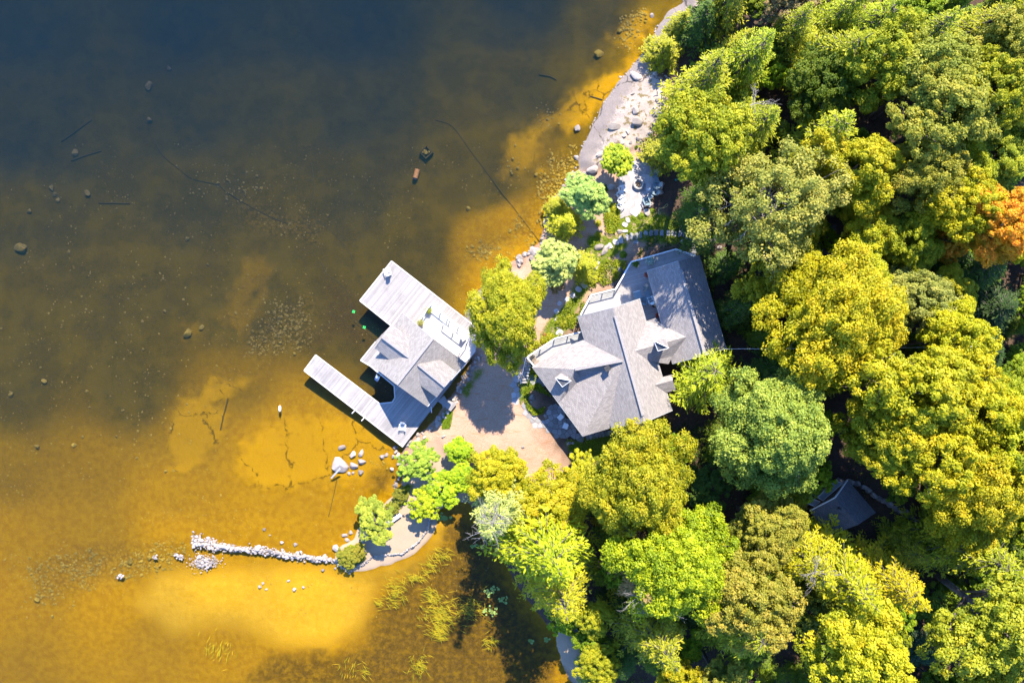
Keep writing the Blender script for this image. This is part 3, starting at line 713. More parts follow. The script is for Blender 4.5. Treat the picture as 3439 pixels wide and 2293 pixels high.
# ---------------------------------------------------------------- the house
house = empty('cottage', (0, 0, 0), label='large cottage with many grey shingle gables above the boathouse', cat='house')
he, hr = 5.5, 8.5
mNW, mNE, mSE, mSW = [G(*z2(*p), he) for p in [(535, 590), (1005, 455), (1250, 1295), (792, 1428)]]
mrN, mrS = G(*z2(803, 522), hr), G(*z2(1043, 1385), hr)
plW = Plane(mNW, mSW, (mrN + mrS) / 2); plE = Plane(mNE, mSE, (mrN + mrS) / 2)
roof_slope([mNW, mSW, mrS, mrN], M_SHINGLE, house); roof_slope([mNE, mSE, mrS, mrN], M_SHINGLE, house)
MB().bar(mrN.lerp(mrS, .07) + Vector((0, 0, .05)), mrS.lerp(mrN, .06) + Vector((0, 0, .05)), .3, .09).build('ridge_vent', M_RIDGE, house)
# west wing
we = 5.2
A = plW.at(h1(1375, 432), .03)
wN0, wN1, wW, wS, wSE = [G(*h1(*p), we) for p in [(860, 165), (560, 278), (185, 520), (850, 1430), (1240, 1312)]]
wM = G(*h1(535, 992), we)
wN0 = plW.at(h1(860, 165), .02)
Bp = G(*h1(745, 548), 7.35)
plSW = Plane(wM, wS, A)
K = plSW.at(h1(830, 660))
up = Vector((0, 0, .38)); A_ = A
roof_slope([wN0, A_, Bp + up, wN1], M_SHINGLE, house); roof_slope([wN1, Bp + up, wW], M_SHINGLE, house)
roof_slope([wW, Bp + up, K, wM], M_SHINGLE, house); roof_slope([Bp, A_, K], M_SHINGLE, house)
roof_slope([wM, K, A_, wS], M_SHINGLE, house); roof_slope([wS, A_, wSE], M_SHINGLE, house)
MB().bar(A_ + Vector((0, 0, .08)), Bp + up + Vector((0, 0, .06)), .3, .12).build('ridge_cap', M_RIDGE, house)
# east wing
e1, e2, e3, e4 = [G(*h2(*p), 5.5) for p in [(945, 335), (1600, 140), (1940, 1310), (1265, 1500)]]
er1, er2 = G(*h2(1335, 210), 8.1), G(*h2(1672, 1392), 8.1)
roof_slope([e1, er1, er2, e4], M_SHINGLE, house); roof_slope([e2, e3, er2, er1], M_SHINGLE, house)
plEW = Plane(e1, e4, (er1 + er2) / 2)
MB().bar(er1.lerp(er2, .09) + Vector((0, 0, .05)), er2.lerp(er1, .02) + Vector((0, 0, .05)), .3, .09).build('ridge_vent', M_RIDGE, house)
# link between the two
C1, C2 = plE.at(h2(797, 1338), .04), plEW.at(h2(1433, 1162), .04)
roof_slope([C1, plE.at(h2(938, 960), .04), G(*h2(1050, 926), 5.6), plEW.at(h2(1126, 1004), .04), C2], M_SHINGLE, house)
roof_slope([C1, plE.at(h2(972, 1466), .04), G(*h2(1215, 1502), 5.4), plEW.at(h2(1262, 1405), .04), C2], M_SHINGLE, house)
plC = Plane(C1, C2, plE.at(h2(938, 960), .04)); plCs = Plane(C1, C2, plE.at(h2(972, 1466), .04))
# entry gable on the garden side
g0 = plE.at(h4(780, 945), .03); g1 = G(*h4(1075, 868), g0.z)
roof_slope([g0, plE.at(h4(962, 1066), .03), G(*h4(1138, 1030), plE.at(h4(962, 1066)).z), g1], M_SHINGLE, house)
roof_slope([g0, plE.at(h4(905, 815), .03), G(*h4(1075, 770), plE.at(h4(905, 815)).z), g1], M_SHINGLE, house)
# two small folded dormers with white edges
def folded_dormer(P1, P2, Np, Sp, root):
    d = empty('dormer', (0, 0, 0)); d.parent = root
    roof_slope([P1, P2, Np], M_SHINGLE, root, 'dormer_slope', .1); roof_slope([P1, P2, Sp], M_SHINGLE3, root, 'dormer_slope', .1)  # shade on the south slope is put into its darker shingle colour
    bpy.data.objects.remove(d)
    for a_, b_ in ((P1, Sp), (P2, Sp), (P1, P2)): fascia(a_, b_, M_WHITE, root, .14, .055, .02)
    c_ = (P1 + P2 + Np + Sp) / 4
    MB().prism([(P1.lerp(c_, .3).x, P1.lerp(c_, .3).y), (Np.x, Np.y), (P2.lerp(c_, .3).x, P2.lerp(c_, .3).y), (Sp.lerp(c_, .35).x, Sp.lerp(c_, .35).y)], c_.z - 2.0,
       [P1.z - .2, Np.z - .1, P2.z - .2, Sp.z - .12]).build('dormer_wall', M_LINEN, root)
zb = plSW.at(h1(590, 690)).z
folded_dormer(G(*h1(488, 660), zb + 1.25), G(*h1(697, 698), zb + 1.35), G(*h1(590, 575), zb + .75), G(*h1(582, 780), zb + .75), house)
zb2 = plCs.at(h2(1120, 1290)).z
folded_dormer(G(*h2(1030, 1212), zb2 + 1.5), G(*h2(1218, 1300), zb2 + 1.4), G(*h2(1180, 1182), zb2 + 1.3), G(*h2(1080, 1338), zb2 + .9), house)
# chimney
pc = plSW.at(h1(1165, 535)); ch = MB().box((pc.x, pc.y, pc.z + .2), (.5, .5, .9), .5)
ch.build('chimney', M_CONC, house); MB().box((pc.x, pc.y, pc.z + .68), (.6, .6, .06), .5).build('chimney_cap', M_DARK, house)
# walls
gz = 1.0
wall_prism(inset([mNW, mNE, mSE, mSW], .6), gz, he + .1, M_LINEN, house)
wall_prism(inset([wN0, wN1, wW, wS, wSE], .6), gz, we + .02, M_LINEN, house)
wall_prism(inset([e1, e2, e3, e4], .6), gz, 5.5 + .02, M_LINEN, house)
lk = [plE.at(h2(990, 990)), plEW.at(h2(1140, 1040)), plEW.at(h2(1262, 1390)), plE.at(h2(1010, 1440))]
wall_prism([(p.x, p.y) for p in lk], gz, 5.3, M_LINEN, house)
for (a_, b_, pk, zb_) in ((mNW, mNE, mrN, he), (mSE, mSW, mrS, he), (e1, e2, er1, 5.5), (e3, e4, er2, 5.5)):
    c_ = (a_ + b_) / 2; inn = Vector((pk.y * 0, 0, 0)); other = (mrN + mrS) / 2 if pk in (mrN, mrS) else (er1 + er2) / 2
    inn = (other - c_); inn.z = 0; inn = inn.normalized()
    A1, B1 = a_.lerp(b_, .06) + inn * .62, a_.lerp(b_, .94) + inn * .62; g_ = MB()
    vs = [(A1.x, A1.y, zb_), (B1.x, B1.y, zb_), (pk.x + inn.x * .62, pk.y + inn.y * .62, pk.z - .3)]
    g_.v = vs + [(x + inn.x * .1, y + inn.y * .1, z) for x, y, z in vs]; g_.f = [(0, 1, 2), (5, 4, 3), (0, 3, 4, 1), (1, 4, 5, 2), (2, 5, 3, 0)]
    g_.build('gable_wall', M_LINEN, house)
    ang = math.atan2(b_.y - a_.y, b_.x - a_.x)
    for t in (.3, .7):
        q = A1.lerp(B1, t) - inn * .04; wo = ubox('window', M_WHITE, house, (q.x, q.y, 4.1), (1.5, .1, 1.7), ang); ubox('pane', M_GLASS, wo, (0, -.08 if inn.y < 0 else .08, 0), (.88, .95, .88))
for a_, b_ in ((mNW, mrN), (mNE, mrN), (mSE, mrS), (mSW, mrS), (wN1, wW), (wW, wS), (wS, wSE), (wN0, wN1), (e1, er1), (e2, er1), (e3, er2), (e4, er2), (e2, e3), (e1, e4), (mNE, mSE), (mNW, mSW)):
    fascia(a_, b_, M_LINEN, house, .16, .05, -.1)
# decks
def deck(poly, z, ang, root, w=.15):
    P_ = [G(*p, z) for p in poly]
    d = MB().prism([(p.x, p.y) for p in P_], z - .3, z - .06).build('deck', M_LOG, root)
    boards([(p.x, p.y) for p in P_], ang, w, z - .03, .04, M_HDECK, d)
    for p in P_:
        zz = zat(p.x, p.y)
        if z - .3 - zz > .1: ubox('deck_post', M_LOG, d, (p.x * .997, p.y * .997, (z - .3 + zz) / 2), (.14, .14, z - .3 - zz))
    return P_, d
zdk = 2.7
DK1 = [h2(*p) for p in [(1285, 74), (1535, 160), (1590, 300), (1200, 1000), (960, 1000), (870, 820), (420, 860), (100, 892), (235, 642), (540, 567), (730, 232)]]
P1, d1 = deck(DK1, zdk, math.atan2(.27, .96), house)
railing([P1[1], P1[0], P1[10], P1[9], P1[8], P1[7]], 1.05, d1, M_DARK, M_WHITE, cap=.13)
DK2 = [h1(*p) for p in [(838, 52), (480, 142), (112, 386), (205, 497), (560, 330), (880, 200)]]
P2, d2 = deck(DK2, zdk, math.atan2(.27, .96), house)
railing([P2[0], P2[1], P2[2], P2[3]], 1.05, d2, M_DARK, M_WHITE, cap=.13)
# stair down from the west deck
st0 = G(*h1(110, 395), zdk)
sa, sb = G(*h1(105, 400), zdk), G(*h1(30, 735), 1.3)
stair = MB().bar(sa, sb, .1, .25).build('stair_stringer', M_WHITE, house)
for i in range(8):
    q = sa.lerp(sb, (i + .5) / 8); ubox('step', M_HDECK, stair, q + Vector((.35, 0, 0)), (.8, .28, .05), .1)
MB().bar(sa + Vector((.05, 0, 1)), sb + Vector((.05, 0, 1)), .07, .07).build('handrail', M_DARK, house)

# ---------------------------------------------------------------- the cabin among the trees
cz = lambda x, y: (2660 + x / 5.113, 1580 + y / 5.113)
cabin = empty('cabin', (0, 0, 0), label='small dark roofed cabin half hidden by trees with a glazed porch', cat='cabin')
gc_ = GG(*cz(850, 700)).z
c1, c2, c3, c4 = [G(*cz(*p), gc_ + 3.0) for p in [(952, 158), (308, 682), (640, 1110), (1440, 720)]]
cr1 = G(*cz(738, 458), gc_ + 5.0); cr2 = G(*cz(1130, 930), gc_ + 5.0)
roof_slope([c1, cr1, cr2, c4], M_SHINGLE3, cabin); roof_slope([c2, c3, cr2, cr1], M_SHINGLE3, cabin)
for a_, b_ in ((c1, cr1), (cr1, c2)): fascia(a_, b_, M_WHITE, cabin, .2, .1, .0)
wall_prism(inset([c1, c2, c3, c4], .4), gc_ - .6, gc_ + 2.9, M_SIDING, cabin)
pv = G(*cz(800, 640), gc_ + 4.9); MB().tube([pv, pv + Vector((0, 0, .5))], .13, 10).build('vent_pipe', M_DARK, cabin)
pp = [G(*cz(*p), gc_ + .5) for p in [(790, 118), (930, 178), (320, 660), (150, 610)]]
pd = MB().prism([(p.x, p.y) for p in pp], gc_ - .3, gc_ + .42).build('porch', M_LOG, cabin)
boards([(p.x, p.y) for p in pp], math.atan2(pp[3].y - pp[0].y, pp[3].x - pp[0].x), .15, gc_ + .45, .04, M_HDECK, pd)
for q in ([(725, 170), (872, 212), (525, 512), (440, 452)], [(345, 478), (480, 530), (385, 612), (250, 550)]):
    pts = [G(*cz(*p), gc_ + 2.3) for p in q]
    MB().prism([(p.x, p.y) for p in pts], gc_ + 2.25, gc_ + 2.3).build('porch_panel', M_LINEN, cabin)
    for a_, b_ in zip(pts, pts[1:] + pts[:1]): ubar('panel_frame', M_WHITE, cabin, a_ + Vector((0, 0, .03)), b_ + Vector((0, 0, .03)), .09, .07)
    for p in pts: ubox('porch_post', M_WHITE, cabin, (p.x, p.y, gc_ + 1.35), (.1, .1, 1.8))
# ---------------------------------------------------------------- plants
def cards_mesh(name, c, n, u, ln, wd, var, mat, fold=.18):
    """one small folded leaf per row: centre c, normal n, long axis u, length ln, width wd"""
    N = len(c); u = u - n * (u * n).sum(1, keepdims=True)
    u /= np.linalg.norm(u, axis=1, keepdims=True) + 1e-9; w = np.cross(n, u)
    L = ln[:, None] * .5; Wd = wd[:, None] * .5
    v = np.stack([c + u * L, c + w * Wd + n * Wd * fold, c - u * L, c - w * Wd + n * Wd * fold], 1).reshape(-1, 3)
    me = bpy.data.meshes.new(name)
    me.vertices.add(4 * N); me.vertices.foreach_set('co', v.ravel().astype(np.float32))
    me.loops.add(4 * N); me.loops.foreach_set('vertex_index', np.arange(4 * N, dtype=np.int32))
    me.polygons.add(N); me.polygons.foreach_set('loop_start', np.arange(N, dtype=np.int32) * 4); me.polygons.foreach_set('loop_total', np.full(N, 4, np.int32))
    me.update(calc_edges=True)
    a = me.attributes.new('var', 'FLOAT', 'POINT'); a.data.foreach_set('value', np.repeat(var, 4).astype(np.float32))
    me.materials.append(mat)
    return me
def unit(v): return v / (np.linalg.norm(v, axis=-1, keepdims=True) + 1e-9)
def dome_pts(rng, n, up=.0):
    v = unit(rng.normal(size=(n * 4 + 12, 3))); v = v[v[:, 2] > up][:n]; return v
def make_deciduous(seed, Rc, Ht, leaf, puffs, per, depth=.75, gaps=.0):
    rng = np.random.default_rng(seed); zc = Ht - Rc * depth
    nl = rng.integers(10, 15); lobes = [(np.array([0, 0, zc + Rc * depth * .45]), Rc * .55)]
    a0 = rng.random() * 6.28
    for i in range(int(rng.integers(3, 6))):
        a = rng.random() * 6.283; r = Rc * rng.uniform(.82, 1.05); lobes.append((np.array([math.cos(a) * r, math.sin(a) * r, zc + Rc * depth * rng.uniform(-.45, .1)]), Rc * rng.uniform(.14, .24)))
    for i in range(nl):
        a = a0 + i * 6.283 / nl + rng.normal() * .22; r = Rc * rng.uniform(.38, .82)
        lobes.append((np.array([math.cos(a) * r, math.sin(a) * r, zc + Rc * depth * rng.uniform(-.4, .45)]), Rc * rng.uniform(.18, .40)))
    C, Nn, Vv = [], [], []
    w = np.array([l[1] ** 2 for l in lobes]); w /= w.sum()
    for i in range(puffs):
        lc, lr = lobes[rng.choice(len(lobes), p=w)]
        dv = dome_pts(rng, 1, -.25)[0]; pc = lc + dv * lr * np.array([1, 1, depth]) * rng.uniform(.62, 1.14); pr = Rc * rng.uniform(.06, .135)
        m = int(per * rng.uniform(.6, 1.3)); d2 = unit(rng.normal(size=(m, 3)) + dv * .6 + np.array([0, 0, .45]))
        C.append(pc + d2 * pr * rng.uniform(.55, 1.08, (m, 1)) * np.array([1.15, 1.15, .8]))
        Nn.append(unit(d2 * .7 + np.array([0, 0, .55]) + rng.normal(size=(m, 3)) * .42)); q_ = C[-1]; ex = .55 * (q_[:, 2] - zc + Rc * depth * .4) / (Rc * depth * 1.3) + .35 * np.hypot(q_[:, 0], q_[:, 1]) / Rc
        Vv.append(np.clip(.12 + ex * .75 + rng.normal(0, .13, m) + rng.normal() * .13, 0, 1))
    C, Nn, Vv = np.concatenate(C), np.concatenate(Nn), np.concatenate(Vv); M_ = len(C)
    ln = leaf * rng.uniform(.7, 1.35, M_)
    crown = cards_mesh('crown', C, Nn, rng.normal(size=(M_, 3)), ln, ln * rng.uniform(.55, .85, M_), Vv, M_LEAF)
    t = MB(); tr_ = .02 * Ht + .05
    t.tube([(0, 0, -.8), (0, 0, .3), (rng.normal() * .1, rng.normal() * .1, zc * .55), (0, 0, zc + Rc * depth * .3)], [tr_ * 1.5, tr_ * 1.1, tr_ * .8, tr_ * .3], 8)
    for lc, lr in lobes[1:]:
        b = np.array([0, 0, zc * rng.uniform(.5, .8)]); mid = b * .45 + lc * .55 + np.array([0, 0, -.25])
        t.tube([b, mid, lc, lc + unit(lc - b) * lr * .75], [tr_ * .45, tr_ * .32, tr_ * .18, tr_ * .05], 5)
        for q in range(3):
            dv = dome_pts(rng, 1, -.2)[0]; t.tube([mid * .4 + lc * .6, lc + dv * lr * .5, lc + dv * lr * .98], [tr_ * .16, tr_ * .1, tr_ * .03], 4)
    return crown, t.mesh('trunk', M_BARK, True)
def make_conifer(seed, Rc, Ht, needle, levels, nb, sprays, base=.12, power=.85, droop=.12, per=5, width=.34, spread=.62):
    rng = np.random.default_rng(seed); C, Nn, U, L, Vv = [], [], [], [], []; t = MB()
    tr_ = .016 * Ht + .04
    t.tube([(0, 0, -.8), (0, 0, Ht * .5), (0, 0, Ht)], [tr_ * 1.3, tr_ * .8, .02], 7)
    for i in range(levels):
        f = (i + rng.uniform(-.3, .3)) / levels; z0 = Ht * (base + (1 - base) * f); Lb = Rc * max(.06, (1 - f)) ** power
        for b in range(max(4, int(nb * (1 - .45 * f)))):
            a = rng.random() * 6.283; l = Lb * rng.uniform(.68, 1.1); d = np.array([math.cos(a), math.sin(a), 0]); sd = np.array([-d[1], d[0], 0])
            rise = rng.uniform(.02, .3) * (.4 + f)
            if l > .8: t.tube([(0, 0, z0), tuple(d * l * .5 + np.array([0, 0, z0 + rise * l * .4])), tuple(d * l * .95 + np.array([0, 0, z0 + (rise - droop) * l * .7]))], [tr_ * .22, tr_ * .12, .01], 4)
            k = max(3, int(sprays * l / Rc)); s = np.sort(rng.uniform(.12, 1, k))
            for sgn in (-1, 1):
                tl = spread * l * (1.05 - s) * rng.uniform(.55, 1.1, k) * .75 + .10 * Rc * .5
                for q in range(k):
                    p0 = d * l * s[q] + np.array([0, 0, z0 + rise * l * s[q] - droop * l * s[q] ** 2])
                    td = unit(d * .75 + sd * sgn * rng.uniform(.6, 1.0) + np.array([0, 0, rng.normal() * .12 - .10]))
                    m = max(2, int(per * tl[q] / (.16 * Rc))); st = (np.arange(m) + rng.random(m)) / m
                    c = p0 + td * (tl[q] * st)[:, None] + rng.normal(size=(m, 3)) * needle * .12
                    C.append(c); U.append(unit(td + d * .3 + rng.normal(size=(m, 3)) * .35)); Nn.append(unit(np.array([0, 0, 1.0]) + d * .15 + rng.normal(size=(m, 3)) * .33))
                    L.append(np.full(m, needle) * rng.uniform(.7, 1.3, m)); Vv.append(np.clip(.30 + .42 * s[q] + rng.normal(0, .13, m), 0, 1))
    C, Nn, U, L, Vv = map(np.concatenate, (C, Nn, U, L, Vv))
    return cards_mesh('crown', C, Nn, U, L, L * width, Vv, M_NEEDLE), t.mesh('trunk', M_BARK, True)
def make_pine(seed, Rc, Ht, tufts, per, needle, depth=.7):
    """soft rounded pine: tufts of long needles at the branch ends"""
    rng = np.random.default_rng(seed); zc = Ht - Rc * depth; C, Nn, U, L, Vv = [], [], [], [], []; t = MB(); tr_ = .018 * Ht + .04
    t.tube([(0, 0, -.8), (0, 0, Ht * .55), (0, 0, Ht * .95)], [tr_ * 1.3, tr_ * .8, .03], 7)
    nl = 9; lob = [np.array([0, 0, zc + Rc * depth * .5])] + [np.array([math.cos(a) * Rc * r, math.sin(a) * Rc * r, zc + Rc * depth * h]) for a, r, h in
        zip(rng.random() * 6 + np.arange(nl) * 6.283 / nl, rng.uniform(.4, .72, nl), rng.uniform(-.2, .35, nl))]
    for lc in lob[1:]: t.tube([(0, 0, zc * .7), tuple(lc * .6 + np.array([0, 0, zc * .3])), tuple(lc)], [tr_ * .35, tr_ * .25, .03], 5)
    for i in range(tufts):
        lc = lob[rng.integers(len(lob))]; dv = dome_pts(rng, 1, -.15)[0]; pc = lc + dv * Rc * rng.uniform(.2, .40) * np.array([1, 1, depth])
        d = unit(rng.normal(size=(per, 3)) + dv * .9 + np.array([0, 0, .55])); C.append(pc + d * needle * .5); U.append(d); Nn.append(unit(np.array([0, 0, .9]) + dv * .4 + rng.normal(size=(per, 3)) * .3)); L.append(needle * rng.uniform(.8, 1.2, per)); Vv.append(np.clip(rng.normal(.5, .15, per) + rng.normal() * .15, 0, 1))
    C, Nn, U, L, Vv = map(np.concatenate, (C, Nn, U, L, Vv))
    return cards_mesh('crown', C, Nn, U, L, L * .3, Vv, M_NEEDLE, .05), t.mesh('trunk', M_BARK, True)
def make_bare(seed, Ls, n, up=.5):
    """leafless grey branches"""
    rng = np.random.default_rng(seed); t = MB()
    def br(p, d, l, r, k):
        q = p + d * l * .5 + rng.normal(size=3) * l * .06; e = p + d * l + rng.normal(size=3) * l * .08
        t.tube([p, q, e], [r, r * .75, r * .35], 4, False)
        if k > 0:
            for s in (.35, .55, .75, .95):
                b = p + (e - p) * s; br(b, unit(d + rng.normal(size=3) * .65), l * rng.uniform(.35, .6), r * .5, k - 1)
    for i in range(n):
        a = i * 6.283 / n + rng.normal() * .3; br(np.zeros(3), unit(np.array([math.cos(a), math.sin(a), up * rng.random()])), Ls * rng.uniform(.6, 1), .05 * Ls / 3 + .02, 2)
    return t.mesh('bare_branches', M_PALEBARK, True)
PROTO = {}
for i in range(4): PROTO['dec', i] = (make_deciduous(10 + i, 4.6, 13.5, .21, 460, 100), 4.6)
for i in range(2): PROTO['big', i] = (make_deciduous(30 + i, 6.6, 15.5, .23, 850, 100), 6.6)
PROTO['spr', 0] = (make_deciduous(36, 6.6, 15.5, .24, 420, 78), 6.6)
for i in range(2): PROTO['sml', i] = (make_deciduous(40 + i, 2.4, 7.5, .20, 230, 70), 2.4)
for i in range(4): PROTO['hem', i] = (make_conifer(50 + i, 4.4, 15, .32, 20, 12, 15, per=5.0), 4.4)
for i in range(2): PROTO['fir', i] = (make_conifer(60 + i, 2.3, 10, .26, 18, 11, 10, per=4.2), 2.3)
for i in range(2): PROTO['pin', i] = (make_pine(70 + i, 2.2, 5.2, 760, 26, .30, .95), 2.2)
PROTO['wpn', 0] = (make_conifer(80, 4.6, 15, .30, 14, 9, 17, base=.3, power=.6, droop=.05, per=6, width=.26, spread=.75), 4.6)
BARE = [make_bare(90 + i, 3.0, 7) for i in range(3)]
YG, LG, DG, OL, PG = (.32, .325, .012), (.295, .31, .014), (.08, .135, .012), (.285, .27, .028), (.30, .30, .05)
YE, OR, RD, BG, BR = (.38, .355, .010), (.60, .31, .018), (.55, .10, .045), (.36, .43, .085), (.32, .22, .08)
TREES_G = 'trees of the wood on the shore'
_cnt = {}
def tree(px, py, r, kind, col, label, hgt=None, name=None, cat='tree', group=None, sq=1.0, yaw=None, dz=0.0, bare=0):
    ks = [k_ for k_ in PROTO if k_[0] == kind]; _cnt[kind] = _cnt.get(kind, 0) + 1
    (crown, trunk), R0 = PROTO[ks[_cnt[kind] % len(ks)]]
    rm = r * S * (1.2 if group == TREES_G else 1.0)
    H0 = max(v.co.z for v in trunk.vertices)
    if hgt is None: hgt = {'dec': 5.5 + 2.0 * rm, 'big': 7 + 1.4 * rm, 'spr': 7 + 1.4 * rm, 'sml': 2.6 + 1.9 * rm, 'hem': 7.5 + 1.9 * rm, 'fir': 3.5 + 2.4 * rm, 'pin': 1.2 + 1.7 * rm, 'wpn': 8 + 1.6 * rm}[kind]
        
    if group == TREES_G and hgt < 14.5: hgt *= .84
    z = 1.0
    for _ in range(4):
        p = G(px, py, z + hgt * .72); zg = zat(p.x, p.y); z = zg
    k_ = 1.0 - (zg + hgt * .72) / H
    s = rm * k_ / R0; sz = hgt / H0
    nm = name or {'dec': 'maple_tree', 'big': 'maple_tree', 'spr': 'maple_tree', 'sml': 'young_tree', 'hem': 'hemlock_tree', 'fir': 'spruce_tree', 'pin': 'pine_shrub', 'wpn': 'pine_tree'}[kind]
    o = empty(nm, (p.x, p.y, zg + dz), random.random() * 6.28 if yaw is None else yaw, label, cat, group)
    if sq == 1.0: sq = random.uniform(.78, 1.28)
    if group == TREES_G: o.rotation_euler.x, o.rotation_euler.y = random.uniform(-.09, .09), random.uniform(-.09, .09)
    o.scale = (s * sq ** .5, s / sq ** .5, sz)
    c_ = mesh_obj('crown', crown, None, o); mesh_obj('trunk', trunk, None, o)
    j = lambda v, a: max(.002, v * 1.08 * random.uniform(1 - a, 1 + a))
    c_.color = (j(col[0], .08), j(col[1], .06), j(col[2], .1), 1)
    for b in range(bare):
        bo = mesh_obj('dead_branches', BARE[b % 3], None, o); bo.location = (random.uniform(-.35, .35) * R0, random.uniform(-.35, .35) * R0, H0 * random.uniform(.78, .9)); bo.rotation_euler = (0, 0, random.random() * 6)
        bo.scale = (R0 / 7, R0 / 7, R0 / 7)
    return o
T = lambda *a, **k_: tree(*a, **k_, group=TREES_G)
# north-east wood
T(2237, 150, 66, 'fir', YG, 'bright low conifer overhanging the granite shore at the top', hgt=6)
T(2395, 45, 80, 'fir', DG, 'dark conifer at the top edge just behind the shore rock')
T(2300, 60, 46, 'fir', LG, 'small conifer squeezed between shore rock and dark conifer', hgt=6)
T(2540, 140, 120, 'hem', YG, 'feathery hemlock near the top, second row from the lake')
T(2390, 268, 125, 'hem', YG, 'feathery hemlock leaning over the boulders of the granite shore')
T(2560, 370, 128, 'hem', LG, 'hemlock with grey dead twigs above the fire pit wood', bare=1)
T(2365, 480, 138, 'dec', LG, 'leafy maple directly above the fire pit patio')
T(2222, 505, 62, 'fir', LG, 'small dark green conifer at the edge of the fire pit clearing', hgt=7)
T(2640, 20, 70, 'sml', BR, 'sparse tree with rusty leaves and bare grey branches at the top edge', hgt=12, bare=3)
T(2825, 137, 128, 'hem', YG, 'pale yellow hemlock under the middle of the top edge')
T(2975, 45, 115, 'hem', YG, 'hemlock touching the top edge above the pale yellow one')
T(3150, 135, 125, 'hem', LG, 'green hemlock in the top right wood')
T(3310, 45, 120, 'hem', YG, 'hemlock at the top edge close to the right corner')
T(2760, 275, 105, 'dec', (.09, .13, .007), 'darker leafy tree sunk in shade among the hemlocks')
T(2950, 262, 115, 'dec', LG, 'leafy tree right of the shaded gap among hemlocks')
T(3095, 290, 130, 'dec', OL, 'olive leafed tree between hemlocks and the right edge')
T(3350, 185, 125, 'dec', OL, 'olive crown against the right edge below the top corner')
T(3300, 330, 125, 'dec', YG, 'yellow green crown above the bare patch at the right edge')
T(2850, 428, 138, 'hem', YG, 'large hemlock with golden tips above the bright maple')
T(3125, 440, 140, 'dec', OL, 'broad olive maple left of the bare patch at the right')
T(3330, 505, 100, 'dec', LG, 'green crown just above the sandy opening at the right edge', hgt=10)
T(3050, 580, 108, 'dec', OL, 'olive crown below the broad olive maple')
T(3200, 590, 100, 'dec', YG, 'yellow green crown left of the sandy opening')
T(2850, 615, 118, 'dec', YE, 'bright yellow green maple with dense rounded clumps')
T(2695, 590, 76, 'dec', LG, 'narrow green crown between the pale maple and the bright one')
T(2565, 725, 180, 'spr', PG, 'very large pale olive maple above the cottage', bare=2)
T(2385, 620, 54, 'fir', DG, 'upper dark conifer of the row beside the fire pit clearing', hgt=14.6)
T(2382, 700, 62, 'wpn', DG, 'middle dark conifer of the row beside the fire pit clearing', hgt=14.6)
T(2372, 775, 56, 'wpn', DG, 'lowest dark conifer of the row beside the fire pit clearing', hgt=14.6)
T(2878, 690, 72, 'dec', YG, 'small crown just below the bright yellow green maple', hgt=12)
T(2925, 782, 92, 'dec', YE, 'yellow crown above the dark driveway gap', hgt=12)
T(3020, 790, 90, 'dec', YG, 'rounded crown right of the driveway gap')
T(3200, 700, 110, 'dec', YE, 'yellow maple left of the orange one')
T(3315, 755, 112, 'dec', OR, 'glowing orange maple near the right edge')
T(3172, 818, 60, 'sml', OR, 'small rusty orange tree below the yellow maple', hgt=9)
T(3425, 765, 52, 'sml', RD, 'red leafed crown cut by the right edge', hgt=10)
T(3430, 840, 56, 'sml', YE, 'yellow crown cut by the right edge under the red one', hgt=10)
T(2480, -50, 110, 'hem', LG, 'hemlock cut by the top edge left of the rusty tree')
T(2720, 60, 95, 'hem', YG, 'hemlock right of the rusty bare tree at the top edge')
T(2870, -20, 100, 'hem', YG, 'hemlock cut by the top edge above the pale yellow one')
T(3430, 90, 100, 'hem', YG, 'hemlock cut by the top right corner')
T(2470, 140, 70, 'hem', YG, 'hemlock squeezed between the dark conifer and the feathery ones')
T(3440, 330, 90, 'dec', YG, 'crown cut by the right edge above the bare patch')
# east of the cottage
T(2880, 890, 122, 'dec', YE, 'yellow maple right of the dark driveway gap', hgt=13)
T(2620, 890, 122, 'dec', YG, 'yellow green maple under the very large pale maple', hgt=12)
T(2760, 1040, 178, 'big', YE, 'very large golden maple right of the cottage')
T(2500, 1045, 78, 'hem', DG, 'dark conifer between cottage and golden maple', hgt=10)
T(2460, 890, 62, 'fir', DG, 'dark conifer in shade beside the cottage east wall', hgt=8)
T(3065, 826, 74, 'dec', YG, 'small crown above the pale birch', hgt=11)
T(3085, 1030, 105, 'dec', PG, 'pale birch with white branches showing through', bare=2)
T(3180, 955, 68, 'dec', YG, 'bright crown lit beside the dark conifers at the right')
T(3150, 1160, 112, 'dec', YE, 'yellow tipped tree at the edge of the dark conifer stand')
T(3315, 900, 115, 'hem', DG, 'dark hemlock below the orange maple', hgt=12)
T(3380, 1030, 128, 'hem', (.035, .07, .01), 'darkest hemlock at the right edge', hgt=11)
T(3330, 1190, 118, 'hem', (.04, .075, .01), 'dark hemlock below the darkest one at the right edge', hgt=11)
T(3400, 1330, 90, 'dec', LG, 'half lit crown at the right edge below the dark hemlocks', hgt=11)
T(2378, 1268, 125, 'wpn', (.38, .40, .014), 'bright pine reaching over the cottage roof corner', hgt=12)
T(2640, 1285, 112, 'hem', DG, 'dark hemlock below the golden maple', hgt=11)
T(2755, 1240, 78, 'dec', YG, 'small yellow green crown right of the dark hemlock', hgt=11)
T(2985, 1222, 118, 'hem', YG, 'feathery hemlock at the top of the broad yellow stand')
T(3035, 1325, 155, 'dec', YE, 'yellow maple at the middle of the broad yellow stand')
T(3205, 1388, 142, 'dec', YE, 'golden maple right of the middle yellow one')
T(2600, 1450, 172, 'big', (.28, .33, .04), 'huge pale green oak below the dark hemlock', hgt=16, bare=2)
T(2955, 1495, 118, 'dec', YG, 'leafy crown above the cabin roof')
T(3145, 1512, 140, 'dec', YE, 'yellow crown right of the cabin clearing')
